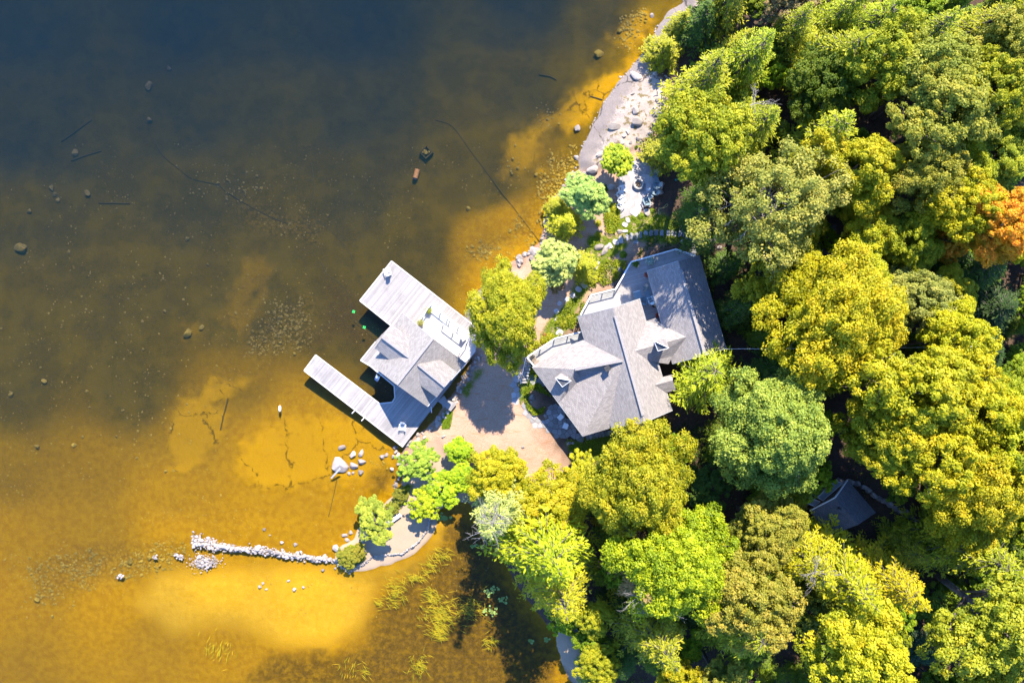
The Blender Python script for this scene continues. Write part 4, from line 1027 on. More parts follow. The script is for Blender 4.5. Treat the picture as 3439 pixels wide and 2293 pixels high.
T(3340, 1500, 142, 'dec', YE, 'golden crown at the right edge beside the cabin clearing')
# south wood
T(2150, 1592, 150, 'big', YG, 'round domed maple just below the cottage')
T(1960, 1582, 46, 'sml', YE, 'small yellow bush tree at the foot of the round maple', hgt=4)
T(1990, 1690, 74, 'hem', DG, 'dark conifer below the round maple at the yard edge', hgt=10)
T(2090, 1742, 96, 'hem', YG, 'pale tipped hemlock below the round maple')
T(2250, 1845, 168, 'big', (.32, .345, .008), 'broad leafy maple in the middle of the south wood')
T(2540, 1962, 132, 'dec', OL, 'olive maple right of the broad maple in the south wood')
T(2552, 1757, 104, 'dec', OL, 'thin olive tree left of the cabin')
T(2770, 1885, 128, 'hem', YE, 'golden hemlock right below the cabin roof', bare=1)
T(2915, 1965, 165, 'hem', YE, 'large golden hemlock lowest below the cabin')
T(3075, 1990, 130, 'hem', (.42, .36, .008), 'amber hemlock right of the golden ones')
T(3105, 1860, 84, 'hem', LG, 'green conifer behind the cabin retaining wall', hgt=11)
T(3255, 1655, 160, 'big', YE, 'very large golden maple at the right below the cabin clearing')
T(3395, 1700, 100, 'dec', YG, 'crown at the right edge beside the very large golden maple')
T(3320, 1850, 150, 'hem', YG, 'hemlock at the right edge below the golden maple')
T(3335, 2025, 160, 'dec', LG, 'green leafy crown near the lower right edge')
T(3410, 2160, 100, 'dec', LG, 'crown at the right edge above the bottom corner')
T(1652, 1610, 82, 'dec', YE, 'yellow tree at the tip of the yard over dark water', hgt=10, dz=-.1)
T(1695, 1735, 120, 'hem', (.40, .40, .10), 'half dead pale hemlock with white branches over dark water', hgt=19, bare=3)
T(1842, 1725, 118, 'dec', YE, 'yellow tree filling the lower end of the yard', hgt=11)
T(1815, 1860, 205, 'hem', (.38, .39, .01), 'large golden hemlock leaning over the dark cove', hgt=20)
T(1890, 1995, 140, 'hem', YE, 'golden hemlock lowest along the dark cove', hgt=18)
T(2195, 1985, 122, 'hem', BR, 'browning hemlock with a bare grey side', bare=3)
T(2190, 2168, 142, 'hem', LG, 'hemlock at the bottom edge below the browning one')
T(2504, 2135, 142, 'wpn', YG, 'pine in the lower middle of the south wood')
T(1990, 2050, 62, 'dec', YG, 'small crown above the lower beach', hgt=8)
T(2005, 2215, 64, 'dec', YG, 'small crown on the bank of the lower beach', hgt=8)
T(2918, 2215, 158, 'dec', YE, 'yellow maple at the bottom edge right of the lawn')
T(3105, 2200, 78, 'fir', (.04, .085, .03), 'blue green spruce at the bottom edge', hgt=10)
T(2412, 2272, 76, 'dec', OL, 'olive crown cut by the bottom edge')
T(2288, 2270, 62, 'dec', YE, 'yellow crown cut by the bottom edge')
T(3292, 2275, 84, 'dec', YG, 'crown cut by the bottom edge near the right corner')
T(3395, 2262, 60, 'sml', BR, 'bare branched tree in the bottom right corner', hgt=9, bare=3)
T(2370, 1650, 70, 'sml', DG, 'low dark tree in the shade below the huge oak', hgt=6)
T(2440, 1880, 92, 'dec', LG, 'green crown left of the thin olive tree', hgt=10)
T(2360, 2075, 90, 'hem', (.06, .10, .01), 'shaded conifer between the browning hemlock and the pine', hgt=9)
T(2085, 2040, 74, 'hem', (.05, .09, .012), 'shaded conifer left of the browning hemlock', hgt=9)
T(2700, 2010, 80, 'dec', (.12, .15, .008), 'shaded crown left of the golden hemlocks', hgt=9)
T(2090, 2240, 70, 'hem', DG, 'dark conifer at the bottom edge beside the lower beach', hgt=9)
# the shore by the cottage
SHG = 'shrubs and small trees between cottage and lake'
sh = lambda *a, **k_: tree(*a, **k_, group=SHG)
tree(1712, 1068, 146, 'big', (.33, .338, .012), 'tall leafy maple between the boathouse and the cottage', hgt=11.2, group=SHG, yaw=.15, sq=.74)
sh(2072, 535, 58, 'pin', (.36, .46, .02), 'round bright green bush on the granite shore', name='pine_bush', cat='bush')
sh(1968, 652, 80, 'pin', BG, 'blue green pine on the shore above the steps')
sh(1905, 745, 74, 'fir', YE, 'yellow green spruce beside the blue green pine on the shore', hgt=6)
sh(1872, 690, 50, 'fir', YG, 'small yellow spruce at the waterline', hgt=4)
sh(1868, 880, 82, 'pin', (.42, .47, .12), 'pale blue green pine near the rip rap stones')
sh(1962, 892, 66, 'fir', YG, 'soft yellow cedar touching the pale blue green pine', hgt=4.5)
sh(1870, 960, 26, 'sml', BR, 'small rusty brown shrub under the pines', hgt=2, name='shrub', cat='shrub')
sh(1408, 1545, 66, 'sml', (.34, .42, .04), 'round leafy bush beside the dock corner', hgt=3.4, name='leafy_bush', cat='bush')
sh(1541, 1513, 46, 'pin', (.32, .40, .01), 'small round shrub highest on the yard', hgt=2.6, name='round_shrub', cat='shrub')
sh(1558, 1602, 54, 'pin', (.31, .40, .008), 'round shrub below the highest yard shrub', hgt=3, name='round_shrub', cat='shrub')
sh(1694, 1583, 52, 'pin', (.33, .42, .01), 'round shrub right on the open yard', hgt=3, name='round_shrub', cat='shrub')
sh(1492, 1643, 62, 'sml', (.36, .44, .012), 'leafy bush above the beach, upper half of the row', hgt=3, name='leafy_bush', cat='bush')
sh(1425, 1690, 54, 'sml', (.36, .44, .012), 'leafy bush above the beach, lower half of the row', hgt=2.8, name='leafy_bush', cat='bush')
sh(1258, 1742, 72, 'sml', (.32, .38, .04), 'wispy bush on the lake side of the beach', hgt=3, name='leafy_bush', cat='bush')
sh(1168, 1868, 36, 'sml', (.25, .245, .02), 'low yellow shrub at the tip of the beach', hgt=1.5, name='low_shrub', cat='shrub')
sh(1205, 1852, 28, 'sml', (.27, .25, .02), 'small yellow shrub beside the tip shrub', hgt=1.4, name='low_shrub', cat='shrub')
sh(1585, 1530, 26, 'sml', LG, 'tiny shrub pressed against the highest yard shrub', hgt=1.6, name='low_shrub', cat='shrub')
sh(1345, 1660, 26, 'sml', (.20, .21, .02), 'weedy clump on the bank above the bench', hgt=1.2, name='low_shrub', cat='shrub')
sh(1318, 1705, 24, 'sml', (.23, .22, .02), 'weedy clump beside the long bench', hgt=1.1, name='low_shrub', cat='shrub')

# understorey filling the shade between the larger crowns
_pts = [(o.location.x, o.location.y, o.scale.x * 4.4) for o in COL.objects if o.get('group') == TREES_G]
_wood = VP([(1600, -20), (2400, -20), (2400, 1600), (1390, 1600), (1330, 1500), (1290, 1420), (1230, 1330), (1140, 1210), (1300, 1180), (1400, 1080), (1560, 990), (1720, 960), (1740, 860), (1690, 700), (1650, 560), (1640, 420), (1530, 330), (1560, 200), (1580, 60)])
_clear = [VP(p) for p in ([(1820, 1080), (1970, 1060), (2150, 1200), (2040, 1250), (1880, 1240)], [(2280, 500), (2300, 400), (2352, 390), (2352, 500)], [(1870, 560), (1910, 560), (1905, 650), (1860, 650)], [(1640, 560), (1740, 800), (1690, 940), (1600, 960), (1650, 1100), (1590, 1120), (1560, 960), (1600, 800)], [(1730, 1380), (1850, 1360), (1860, 1520), (1740, 1520)])]
def _in(px, py, P): return polysd(np.array([px], float), np.array([py], float), P)[0] > 0
_n = 0
for _ in range(6000):
    px, py = random.uniform(2300, 3500) if random.random() < .75 else random.uniform(1750, 2400), random.uniform(-60, 2330)
    p = G(px, py, 1.5)
    if any((p.x - a) ** 2 + (p.y - b) ** 2 < (c * .72) ** 2 + .8 for a, b, c in _pts): continue
    if not _in(px, py, _wood) or any(_in(px, py, P) for P in _clear): continue
    p = GG(px, py)
    r = random.uniform(1.5, 2.3); _pts.append((p.x, p.y, r * 1.15)); _n += 1
    kind = random.choice(['sml', 'fir', 'sml', 'hem']); (crown, trunk), R0 = PROTO[kind, random.randrange(2)]
    s = r / R0; hgt = random.uniform(4.5, 7.5); H0 = max(v.co.z for v in trunk.vertices)
    where = 'near the top edge of the wood' if py < 420 else 'in the northern wood beside the fire pit clearing' if px < 2700 and py < 900 else 'near the right edge of the wood' if px > 3150 else 'in the southern wood by the cove' if px < 2350 and py > 1500 else 'in the southern wood below the cabin' if py > 1750 else 'in the wood east of the cottage'
    near = min((o_ for o_ in COL.objects if o_.get('group') == TREES_G), key=lambda o_: (o_.location.x - p.x) ** 2 + (o_.location.y - p.y) ** 2)['label']
    lab = ('low conifer' if kind in ('fir', 'hem') else 'low leafy tree') + ' in shade by the ' + near
    if len(lab.split()) > 16: lab = ('low conifer' if kind in ('fir', 'hem') else 'low leafy tree') + ' in the shade ' + where
    o = empty('understorey_tree', p, random.random() * 6.28, lab, 'tree', 'understorey trees in the wood')
    o.scale = (s, s, hgt / H0); c_ = mesh_obj('crown', crown, None, o); mesh_obj('trunk', trunk, None, o)
    g = random.uniform(.7, 1.3); c_.color = (.20 * g, .27 * g, .010, 1)
    if _n >= 230: break
# ---------------------------------------------------------------- stones
def make_rock(seed, sub=3, cuts=7, amp=.12):
    import bmesh
    rng = np.random.default_rng(seed); bm = bmesh.new(); bmesh.ops.create_icosphere(bm, subdivisions=sub, radius=1.0)
    pl = [(unit(rng.normal(size=3) + np.array([0, 0, .2])), rng.uniform(.42, .78)) for _ in range(cuts)]
    for v in bm.verts:
        p = np.array(v.co)
        for n_, d_ in pl:
            e = p @ n_ - d_
            if e > 0: p = p - n_ * e * .92
        p = p * (1 + amp * (fbm(np.array([p[0] * 1.6 + seed]), np.array([p[1] * 1.6 + p[2] * 1.3]), 3)[0]))
        v.co = p
    me = bpy.data.meshes.new('rock'); bm.to_mesh(me); bm.free()
    me.polygons.foreach_set('use_smooth', [True] * len(me.polygons))
    try: me.set_sharp_from_angle(angle=R(32))
    except Exception: pass
    return me
ROCKS = [make_rock(100 + i, 3, 10 + i % 5, .07) for i in range(8)]; SMALL = [make_rock(120 + i, 2, 9 + i % 3, .06) for i in range(7)]
_rm = {}
def rock_mesh(me, mat):
    if (me.name, mat.name) not in _rm:
        c = me.copy(); c.materials.clear(); c.materials.append(mat); _rm[(me.name, mat.name)] = c
    return _rm[(me.name, mat.name)]
def rock(name, p, rx, ry, rz, mat=None, ang=None, parent=None, small=False, sink=.25, **kw):
    src = random.choice(SMALL if small else ROCKS)
    o = mesh_obj(name, rock_mesh(src, mat or M_ROCK), None, parent, **kw)
    o.location = (p.x, p.y, p.z + rz * (1 - 2 * sink)); o.scale = (rx, ry, rz)
    o.rotation_euler = (random.uniform(-.15, .15), random.uniform(-.15, .15), random.random() * 6.28 if ang is None else ang)
    return o
def boulder(px, py, r, label, ry=None, hz=.75, mat=None, ang=None, group=None, name='boulder', dz=0.0, small=False):
    p = GG(px, py, dz); a = r * S; b = (ry or r * .85) * S
    return rock(name, p, a, b, min(a, b) * hz, mat, ang, None, small, label=label, cat='boulder' if name == 'boulder' else 'rock', group=group)
r2 = lambda x, y: (1000 + x / 2.3056, 1280 + y / 2.3056)
n0 = lambda x, y: (1880 + x / 2.8, y / 2.8)
BG_ = 'boulders in the shallows off the dock'
boulder(*r2(330, 635), 31, 'huge pale boulder standing in amber shallows with a driftwood plank on it', 38, .55, M_PALE, .5)
for x, y, a, b, lab in ((350, 513, 16, 10, 'flat grey boulder just above the huge pale one'), (430, 568, 13, 15, 'angular boulder touching the right side of the huge pale one'),
  (493, 555, 11, 16, 'split boulder highest of the cluster right of the huge pale one'), (492, 625, 17, 12, 'wedge shaped boulder farthest right in the shallows cluster'),
  (432, 652, 14, 17, 'rounded boulder at the middle right of the huge pale one'), (490, 703, 11, 10, 'small pointed boulder lowest right in the shallows cluster'),
  (400, 711, 8, 8, 'left one of two small stones under the rounded boulder'), (428, 708, 7, 6, 'right one of two small stones under the rounded boulder'),
  (655, 587, 11, 10, 'lone angular stone between the cluster and the dock tip'), (690, 573, 7, 10, 'brown half sunk stone beside the lone angular one'),
  (755, 508, 10, 9, 'square stone directly under the dock tip'), (757, 547, 9, 7, 'second stone below the dock tip'), (742, 578, 9, 8, 'third stone below the dock tip, to the left'),
  (785, 570, 10, 14, 'tall pale stone below the dock tip, to the right'), (782, 637, 11, 8, 'flat pale stone at the edge of the leafy bush'), (733, 678, 10, 7, 'oval pale stone alone in the amber shallows'),
  (815, 700, 8, 7, 'small stone half buried in the bank under the leafy bush'), (758, 802, 10, 10, 'white stone at the corner of the muddy bank'),
  (873, 468, 11, 12, 'big pale stone touching the dock edge'), (908, 475, 9, 9, 'white stone beside the dock, right of the big pale one'),
  (367, 1188, 10, 12, 'upright grey stone in the shallows by the slatted bench'), (412, 1170, 9, 7, 'grey stone beside the upright one by the slatted bench'),
  (290, 1285, 16, 17, 'large round boulder at the root of the stone breakwater'), (390, 1228, 13, 7, 'flat white slab near the large round boulder')):
    boulder(*r2(x, y), a, lab, b, .8, M_PALE if 'pale' in lab or 'white' in lab else M_ROCK, group=BG_)
NG_ = 'boulders on the granite shore'
for x, y, a, b, lab in ((165, 1213, 16, 13, 'dark boulder standing in water off the granite shore'), (725, 720, 27, 14, 'long pale boulder lying across the grey rock rim'),
  (830, 670, 12, 12, 'round pale boulder next to the long one'), (900, 697, 11, 9, 'blue grey boulder in shade under the hemlock'), (945, 780, 15, 13, 'pale boulder at the foot of the hemlock'),
  (720, 1050, 19, 17, 'grey boulder with a green tuft, upper of the middle pair'), (735, 1158, 22, 21, 'biggest boulder of the granite shore, lower of the middle pair'),
  (525, 1192, 28, 13, 'flat slab of rock left of the middle pair'), (640, 1240, 10, 9, 'small pale stone just below the biggest shore boulder'), (605, 1282, 8, 8, 'small stone under the flat slab'),
  (735, 1312, 10, 11, 'square boulder above the round bright bush'), (665, 1345, 7, 8, 'little upright stone left of the square boulder'), (590, 1347, 9, 8, 'low pale stone left of the little upright one'),
  (375, 1456, 17, 9, 'long dark boulder at the lower end of the granite'), (155, 1487, 10, 8, 'wet boulder at the lower corner of the granite shore'), (750, 1497, 13, 12, 'white boulder at the head of the fire pit patio'),
  (880, 1030, 11, 8, 'stone slab in the hemlock shade'), (940, 1075, 18, 14, 'large rough boulder at the edge of the wood'), (1040, 912, 11, 10, 'dark boulder pressed into the wood edge'),
  (570, 727, 6, 5, 'tiny dark stone in water by the rock rim'), (690, 880, 9, 6, 'thin pale slab on the bright granite'), (920, 940, 8, 8, 'tan stone in the row along the wood'), (985, 835, 10, 8, 'tan stone above the row along the wood'),
  (870, 150, 11, 9, 'stone in the water near the top edge'), (830, 470, 10, 26, 'long pale ledge below the bright low conifer')):
    boulder(*n0(x, y), a, lab, b, .6, M_PALE if 'pale' in lab or 'white' in lab or 'biggest' in lab else M_ROCK, group=NG_, ang=-.6 if 'long pale boulder' in lab else None)
q3 = lambda x, y: (1780 + x / 3.0157, 480 + y / 3.0157)
for x, y, a, b, lab in ((640, 270, 24, 15, 'broad grey boulder below the round bright bush'), (545, 312, 10, 13, 'smaller boulder left of the broad grey one'), (470, 150, 10, 10, 'rounded boulder at the tip of the granite, by the water'),
  (715, 130, 17, 9, 'long boulder half under the round bright bush'), (1345, 415, 11, 10, 'blue grey round rock behind the fire pit chairs'), (1322, 495, 12, 12, 'mossy round rock below the blue grey one'),
  (1215, 628, 12, 10, 'rock beside the lowest fire pit chair'), (1178, 705, 15, 14, 'rough pale rock near the garden hose'), (903, 895, 10, 11, 'pale round boulder at the top of the stone steps'), (815, 455, 12, 20, 'grey rock left of the fire pit patio'),
  (730, 600, 11, 12, 'brown rock in the plants beside the blue green pine'), (1665, 900, 9, 9, 'round rock at the upper end of the stone steps'), (1548, 1000, 10, 9, 'rock beside the upper stone steps'),
  (700, 1060, 14, 18, 'left one of three dark edged slabs on the lawn'), (748, 1095, 11, 24, 'middle one of three dark edged slabs on the lawn'), (772, 1065, 10, 18, 'right one of three dark edged slabs on the lawn'),
  (822, 1255, 9, 10, 'small boulder in the yellow ground cover'), (912, 1292, 14, 14, 'boulder against the cottage deck corner'), (1925, 1060, 11, 13, 'flat rock in the shade of the wood')):
    boulder(*q3(x, y), a, lab, b, .6, M_PALE if 'pale' in lab else M_ROCK, group='garden boulders')
p4 = lambda x, y: (1700 + x / 5.227, 1240 + y / 5.227)
for x, y, a, b, lab in ((455, 495, 14, 11, 'big boulder inside the planted bed by the cottage'), (440, 575, 6, 5, 'small stone under the big bed boulder'), (685, 815, 9, 9, 'blue grey rock at the edge of the flagstone patio'),
  (325, 90, 9, 9, 'rock at the foot of the deck stair'), (1095, 1300, 9, 9, 'upper rock in the grass below the patio'), (1170, 1290, 6, 6, 'little rock beside the upper grass rock'), (1140, 1490, 9, 7, 'lower rock in the grass below the patio')):
    boulder(*p4(x, y), a, lab, b, .7, group='garden boulders')
for x, y, lab in ((2018, 1462, 'rock in the grass nearest the round maple'), (1935, 1550, 'rock at the yard edge below the round maple'), (1757, 1500, 'rusty rock alone on the yard')):
    boulder(x, y, 7, lab, group='garden boulders')
TINY = []
def scatter_line(pts, width, n, r0, r1, label, group, mat, name='stone', dz=0.0, hz=.7, parent=None, tiny=False):
    P_ = [Vector((a, b, 0)) for a, b in pts]; Ls = [(b - a).length for a, b in zip(P_, P_[1:])]; tot = sum(Ls)
    for i in range(n):
        t = random.random() * tot; k_ = 0
        while t > Ls[k_] and k_ < len(Ls) - 1: t -= Ls[k_]; k_ += 1
        d = (P_[k_ + 1] - P_[k_]).normalized(); q = P_[k_] + d * t + Vector((-d.y, d.x, 0)) * random.gauss(0, width * .4)
        r = random.uniform(r0, r1) * S; p = GG(q.x, q.y, dz)
        if tiny: TINY.append((p, r)); continue
        rock(name, p, r, r * random.uniform(.65, 1), r * hz * random.uniform(.7, 1.1), random.choice(mat), None, parent, True, .3,
             **({} if parent else dict(label=label, cat='stone', group=group)))
scatter_line(VP([(1186, 598), (1205, 592), (1232, 572)]), 16, 34, 7, 15, 'angular grey stone piled in the rip rap above the pale pine', 'rip rap by the pale pine', [M_ROCK])
scatter_line(VP([(1325, 385), (1308, 408), (1285, 440), (1262, 478), (1252, 520), (1243, 560)]), 9, 46, 4, 9, 'small dark stone along the waterline under the pines', 'waterline stones under the pines', [M_ROCK], tiny=True)
scatter_line(VP([(1105, 815), (1080, 850), (1062, 880), (1048, 905), (1032, 930), (1012, 960), (990, 985), (960, 1005), (938, 1025)]), 16, 112, 4, 11, 'pale stone tumbled along the bank beside the dock', 'bank stones beside the dock', [M_PALE, M_PALE, M_ROCK])
scatter_line(VP([(1510, 60), (1500, 90), (1470, 135), (1438, 170), (1408, 210), (1385, 240), (1365, 275), (1345, 320), (1328, 365)]), 5, 60, 2, 5, 'pebble along the edge of the granite shore', 'pebbles at the granite waterline', [M_ROCK], tiny=True)
scatter_line(VP([(1530, 170), (1525, 200), (1535, 240), (1510, 270), (1490, 310), (1470, 330)]), 14, 40, 3, 8, 'loose stone on the granite near the wood', 'loose stones on the granite', [M_PALE, M_ROCK])
scatter_line(VP([(930, 1050), (915, 1100), (905, 1130)]), 8, 36, 2, 6, 'small stone on the bank below the leafy bush', 'small bank stones', [M_PALE, M_ROCK], tiny=True)
scatter_line([z2(790, 360), z2(830, 310), z2(850, 270)], 12, 40, 2, 5, 'white drainage stone along the cottage deck', 'drainage stones', [M_PALE], tiny=True)
# stone breakwater (the tiny shore stones are one object, made further down)
bw = empty('stone_breakwater', G(*[v * V for v in (600, 1262)], 0), label='low curving breakwater of piled pale stones in the amber shallows', cat='breakwater')
_b0 = bw.location.copy(); bw.location = (0, 0, 0)
def heap(pts, width, n, r0, r1, top, parent, name='stone', mat=None):
    P_ = [Vector((a * V, b * V, 0)) for a, b in pts]; Ls = [(b - a).length for a, b in zip(P_, P_[1:])]; tot = sum(Ls)
    for i in range(n):
        t = (i + random.random()) / n * tot; k_ = 0
        while t > Ls[k_] and k_ < len(Ls) - 1: t -= Ls[k_]; k_ += 1
        w = width[k_] + (width[k_ + 1] - width[k_]) * t / Ls[k_]
        d = (P_[k_ + 1] - P_[k_]).normalized(); s = random.gauss(0, .42); q = P_[k_] + d * t + Vector((-d.y, d.x, 0)) * s * w * V
        r = random.uniform(r0, r1) * V * S; p = G(q.x, q.y, top * max(0.0, 1 - abs(s)) + random.uniform(-.06, .06) - r * .3)
        rock(name, p, r, r * random.uniform(.6, 1), r * random.uniform(.5, .9), mat or random.choice((M_PALE, M_PALE, M_ROCK)), None, parent, True, .2)
BWL = [(440, 1240), (470, 1247), (500, 1254), (540, 1260), (600, 1263), (650, 1272), (700, 1279), (775, 1287)]
heap(BWL, [20, 24, 13, 9.5, 11.5, 9.5, 8.5, 6.5], 262, 2.0, 6.8, .30, bw)
heap([(452, 1282), (485, 1298)], [20, 18], 46, 2.8, 5.0, .10, bw)
CORE = []
for i in range(1100):
    k_ = random.choices(range(7), [2.4, 2.4, 1.6, 2.0, 1.8, 1.6, 2.2])[0]; t = random.random(); a, b = BWL[k_], BWL[k_ + 1]; w_ = [18, 20, 13, 9, 10, 9, 7, 6][k_]
    s_ = random.gauss(0, .42); CORE.append((G((a[0] + (b[0] - a[0]) * t) * V, (a[1] + (b[1] - a[1]) * t + s_ * w_) * V, .22 * max(0, 1 - abs(s_)) - .05), random.uniform(.05, .13)))
for i in range(420): CORE.append((G((470 + random.gauss(0, 17)) * V, (1290 + random.gauss(0, 8)) * V, random.uniform(-.08, .03)), random.uniform(.05, .11)))
RG = 'stone heaps beyond the breakwater'
for pts, n, lab in (([(272, 1320), (282, 1324)], 16, 'small white stone heap farthest left in the shallows'), ([(353, 1280), (361, 1280)], 9, 'tiny white stone heap between breakwater and farthest heap'), ([(402, 1272), (420, 1280)], 18, 'loose stone heap just off the breakwater head')):
    h_ = empty('stone_heap', (0, 0, 0), label=lab, cat='stone heap', group=RG); heap(pts, [6, 6], n, 2.2, 4.2, .12, h_)
be = empty('stone_edging', (0, 0, 0), label='curved line of pale stones edging the sand beach', cat='stone edging')
heap([(772, 1292), (800, 1310), (830, 1296), (855, 1278), (900, 1272), (925, 1270), (945, 1256), (965, 1240), (982, 1215), (988, 1195), (985, 1180)], [5, 8, 8, 4, 2.5, 4, 3, 2.5, 2.5, 3, 3], 215, 1.6, 3.6, .42, be)
# stones lying by themselves on the sandy shallows
for x, y, r, lab in ((604, 1338, 5, 'upper left stone of the scatter on pale underwater sand'), (612, 1352, 4, 'lower stone of the scatter on pale underwater sand'), (598, 1347, 6, 'large stone of the scatter on pale underwater sand'),
  (663, 1333, 5, 'oval stone right of the scatter on pale sand'), (677, 1352, 7, 'long upright stone on the pale sand'), (698, 1348, 5, 'square stone beside the long upright one'), (742, 1308, 6, 'upright stone under the breakwater root'),
  (770, 1304, 4, 'small stone near the breakwater root'), (648, 1245, 6, 'grey stone just above the breakwater'), (678, 1250, 7, 'pale wedge stone above the breakwater'), (607, 1215, 6, 'dark stone above the middle of the breakwater'), (620, 1228, 4, 'brown stone near the dark one above the breakwater')):
    boulder(x * V, y * V, r * V * .9, lab, hz=.95, group='stones on the sandy shallows', small=True, mat=M_PALE if 'pale' in lab else None)
# stones under water
UG = 'stones lying on the lake bed'
for x, y, r, lab in ((345, 197, 13, 'big lone yellowish stone in the deep blue water'), (343, 277, 9, 'small stone below the big lone one in deep water'), (390, 160, 9, 'faint brown stone up right of the big lone one'), (173, 352, 11, 'round sunken stone beside a sunken pole'),
  (118, 432, 9, 'top stone of the sunken trio on the left'), (127, 446, 8, 'middle stone of the sunken trio on the left'), (133, 460, 7, 'lowest stone of the sunken trio on the left'), (202, 443, 10, 'sunken stone right of the trio'), (68, 485, 7, 'sunken stone near the left edge'),
  (52, 573, 17, 'large egg shaped boulder under water near the left edge'), (1374, 126, 14, 'large sunken boulder near the upper shore'), (1424, 73, 8, 'orange sunken rock just under the surface'), (980, 353, 6, 'stone inside the sunken crib'),
  (464, 750, 9, 'sunken boulder left of the pale bed streak'), (433, 765, 14, 'broad dim boulder under water'), (102, 874, 8, 'sunken stone in olive water at the left'), (27, 906, 8, 'narrow sunken stone at the far left'), (88, 1025, 8, 'sunken stone low on the left'), (170, 1022, 7, 'sunken stone with a trail of pebbles'),
  (345, 1280, 8, 'brown stone just under water beyond the breakwater'), (300, 1290, 9, 'reddish stone under water near the white heap'), (85, 1375, 9, 'dim stone in the lower left shallows'), (430, 548, 7, 'sunken stone in the middle of the olive water'), (1075, 480, 7, 'sunken stone beside the long cable')):
    boulder(x * V, y * V, r * V, lab, hz=.8, mat=M_WETROCK, group=UG)
_ST = dict(label='small brown stone scattered over the lake bed', cat='stone', group='small stones of the lake bed')
_zones = [(520, 430, 90, 40, 60), (690, 520, 70, 40, 20), (1290, 440, 35, 55, 95), (1230, 560, 60, 25, 40), (1130, 590, 50, 15, 25), (640, 760, 60, 60, 40), (180, 1300, 120, 28, 70), (330, 1290, 60, 18, 40), (1440, 85, 18, 40, 30), (1260, 270, 25, 30, 25), (310, 930, 160, 140, 60), (300, 700, 220, 120, 50), (1180, 380, 20, 50, 20), (880, 1060, 35, 20, 14), (120, 1380, 80, 40, 20)]
_allst = []
for cx, cy, sx, sy, n in _zones:
    for _ in range(n): _allst.append((random.gauss(cx, sx * .6), random.gauss(cy, sy * .6), random.choice([2.2, 2.6, 3, 3.4, 4, 5])))
_allst.sort(key=lambda t: -t[2]); _rest = []
for i, (x, y, r) in enumerate(_allst):
    p = GG(x * V, y * V)
    if p.z > -.05: continue
    rr_ = r * V * S * random.uniform(.8, 1.15)
    if i < 130: rock('stone', p, rr_, rr_ * random.uniform(.65, 1), rr_ * .6, M_WETROCK, None, None, True, .25, **_ST)
    else: _rest.append((p, rr_))
def stuff_rocks(name, items, mat, kind='stuff'):
    src = make_rock(140, 1, 5); n = len(src.vertices); co = np.empty(n * 3); src.vertices.foreach_get('co', co); co = co.reshape(-1, 3)
    fs = np.array([p.vertices[:] for p in src.polygons]); VV, FF = [], []
    for i, (p, r) in enumerate(items):
        a = random.random() * 6.28; c_, s_ = math.cos(a), math.sin(a)
        q = co * np.array([1, random.uniform(.65, 1), .65]) * r; q = np.stack([q[:, 0] * c_ - q[:, 1] * s_, q[:, 0] * s_ + q[:, 1] * c_, q[:, 2]], 1) + np.array([p.x, p.y, p.z + r * .2])
        VV.append(q); FF.append(fs + i * n)
    me = bpy.data.meshes.new(name); me.from_pydata(np.concatenate(VV).tolist(), [], np.concatenate(FF).tolist()); me.update(); me.materials.append(mat)
    return mesh_obj(name, me, None, kind=kind)
_px, _py = RNG.uniform(-20, 1250, 5200) * V, RNG.uniform(330, 1420, 5200) * V
_ok = (polysd(_px, _py, SLAB[3]) < 0) & (polysd(_px, _py, SLAB[4]) < 0) & (vnoise(_px / V / 60, _py / V / 60) > .42)
_x, _y, _z = GGv(_px, _py)
for x, y, z in zip(_x[_ok], _y[_ok], _z[_ok]):
    if z < -.12: _rest.append((Vector((x, y, z)), random.choice([.05, .06, .07, .08, .1, .13])))
stuff_rocks('lake_bed_pebbles', _rest, M_WETROCK); stuff_rocks('shore_pebbles', TINY, M_PALE)
_cb = []
for P_, n in ((COBBLE[0], 900), (COBBLE[1], 420), (COBBLE[3], 260), (VP([(1420, 40), (1440, 110), (1460, 90), (1490, 20)]), 120)):
    a = np.array(P_); px, py = RNG.uniform(a[:, 0].min(), a[:, 0].max(), n * 3), RNG.uniform(a[:, 1].min(), a[:, 1].max(), n * 3)
    x, y, z = GGv(px, py); ok = (polysd(px, py, P_) > RNG.normal(0, 8, n * 3)) & (z < -.04) & (vnoise(x * .5, y * .5) > .35); ok &= np.cumsum(ok) <= n
    _cb += [(Vector(t), random.choice([.09, .11, .13, .16, .2, .25])) for t in zip(x[ok], y[ok], z[ok])]
stuff_rocks('lake_cobbles', _cb, M_WETROCK)
stuff_rocks('core_stones', CORE, M_PALE).parent = bw

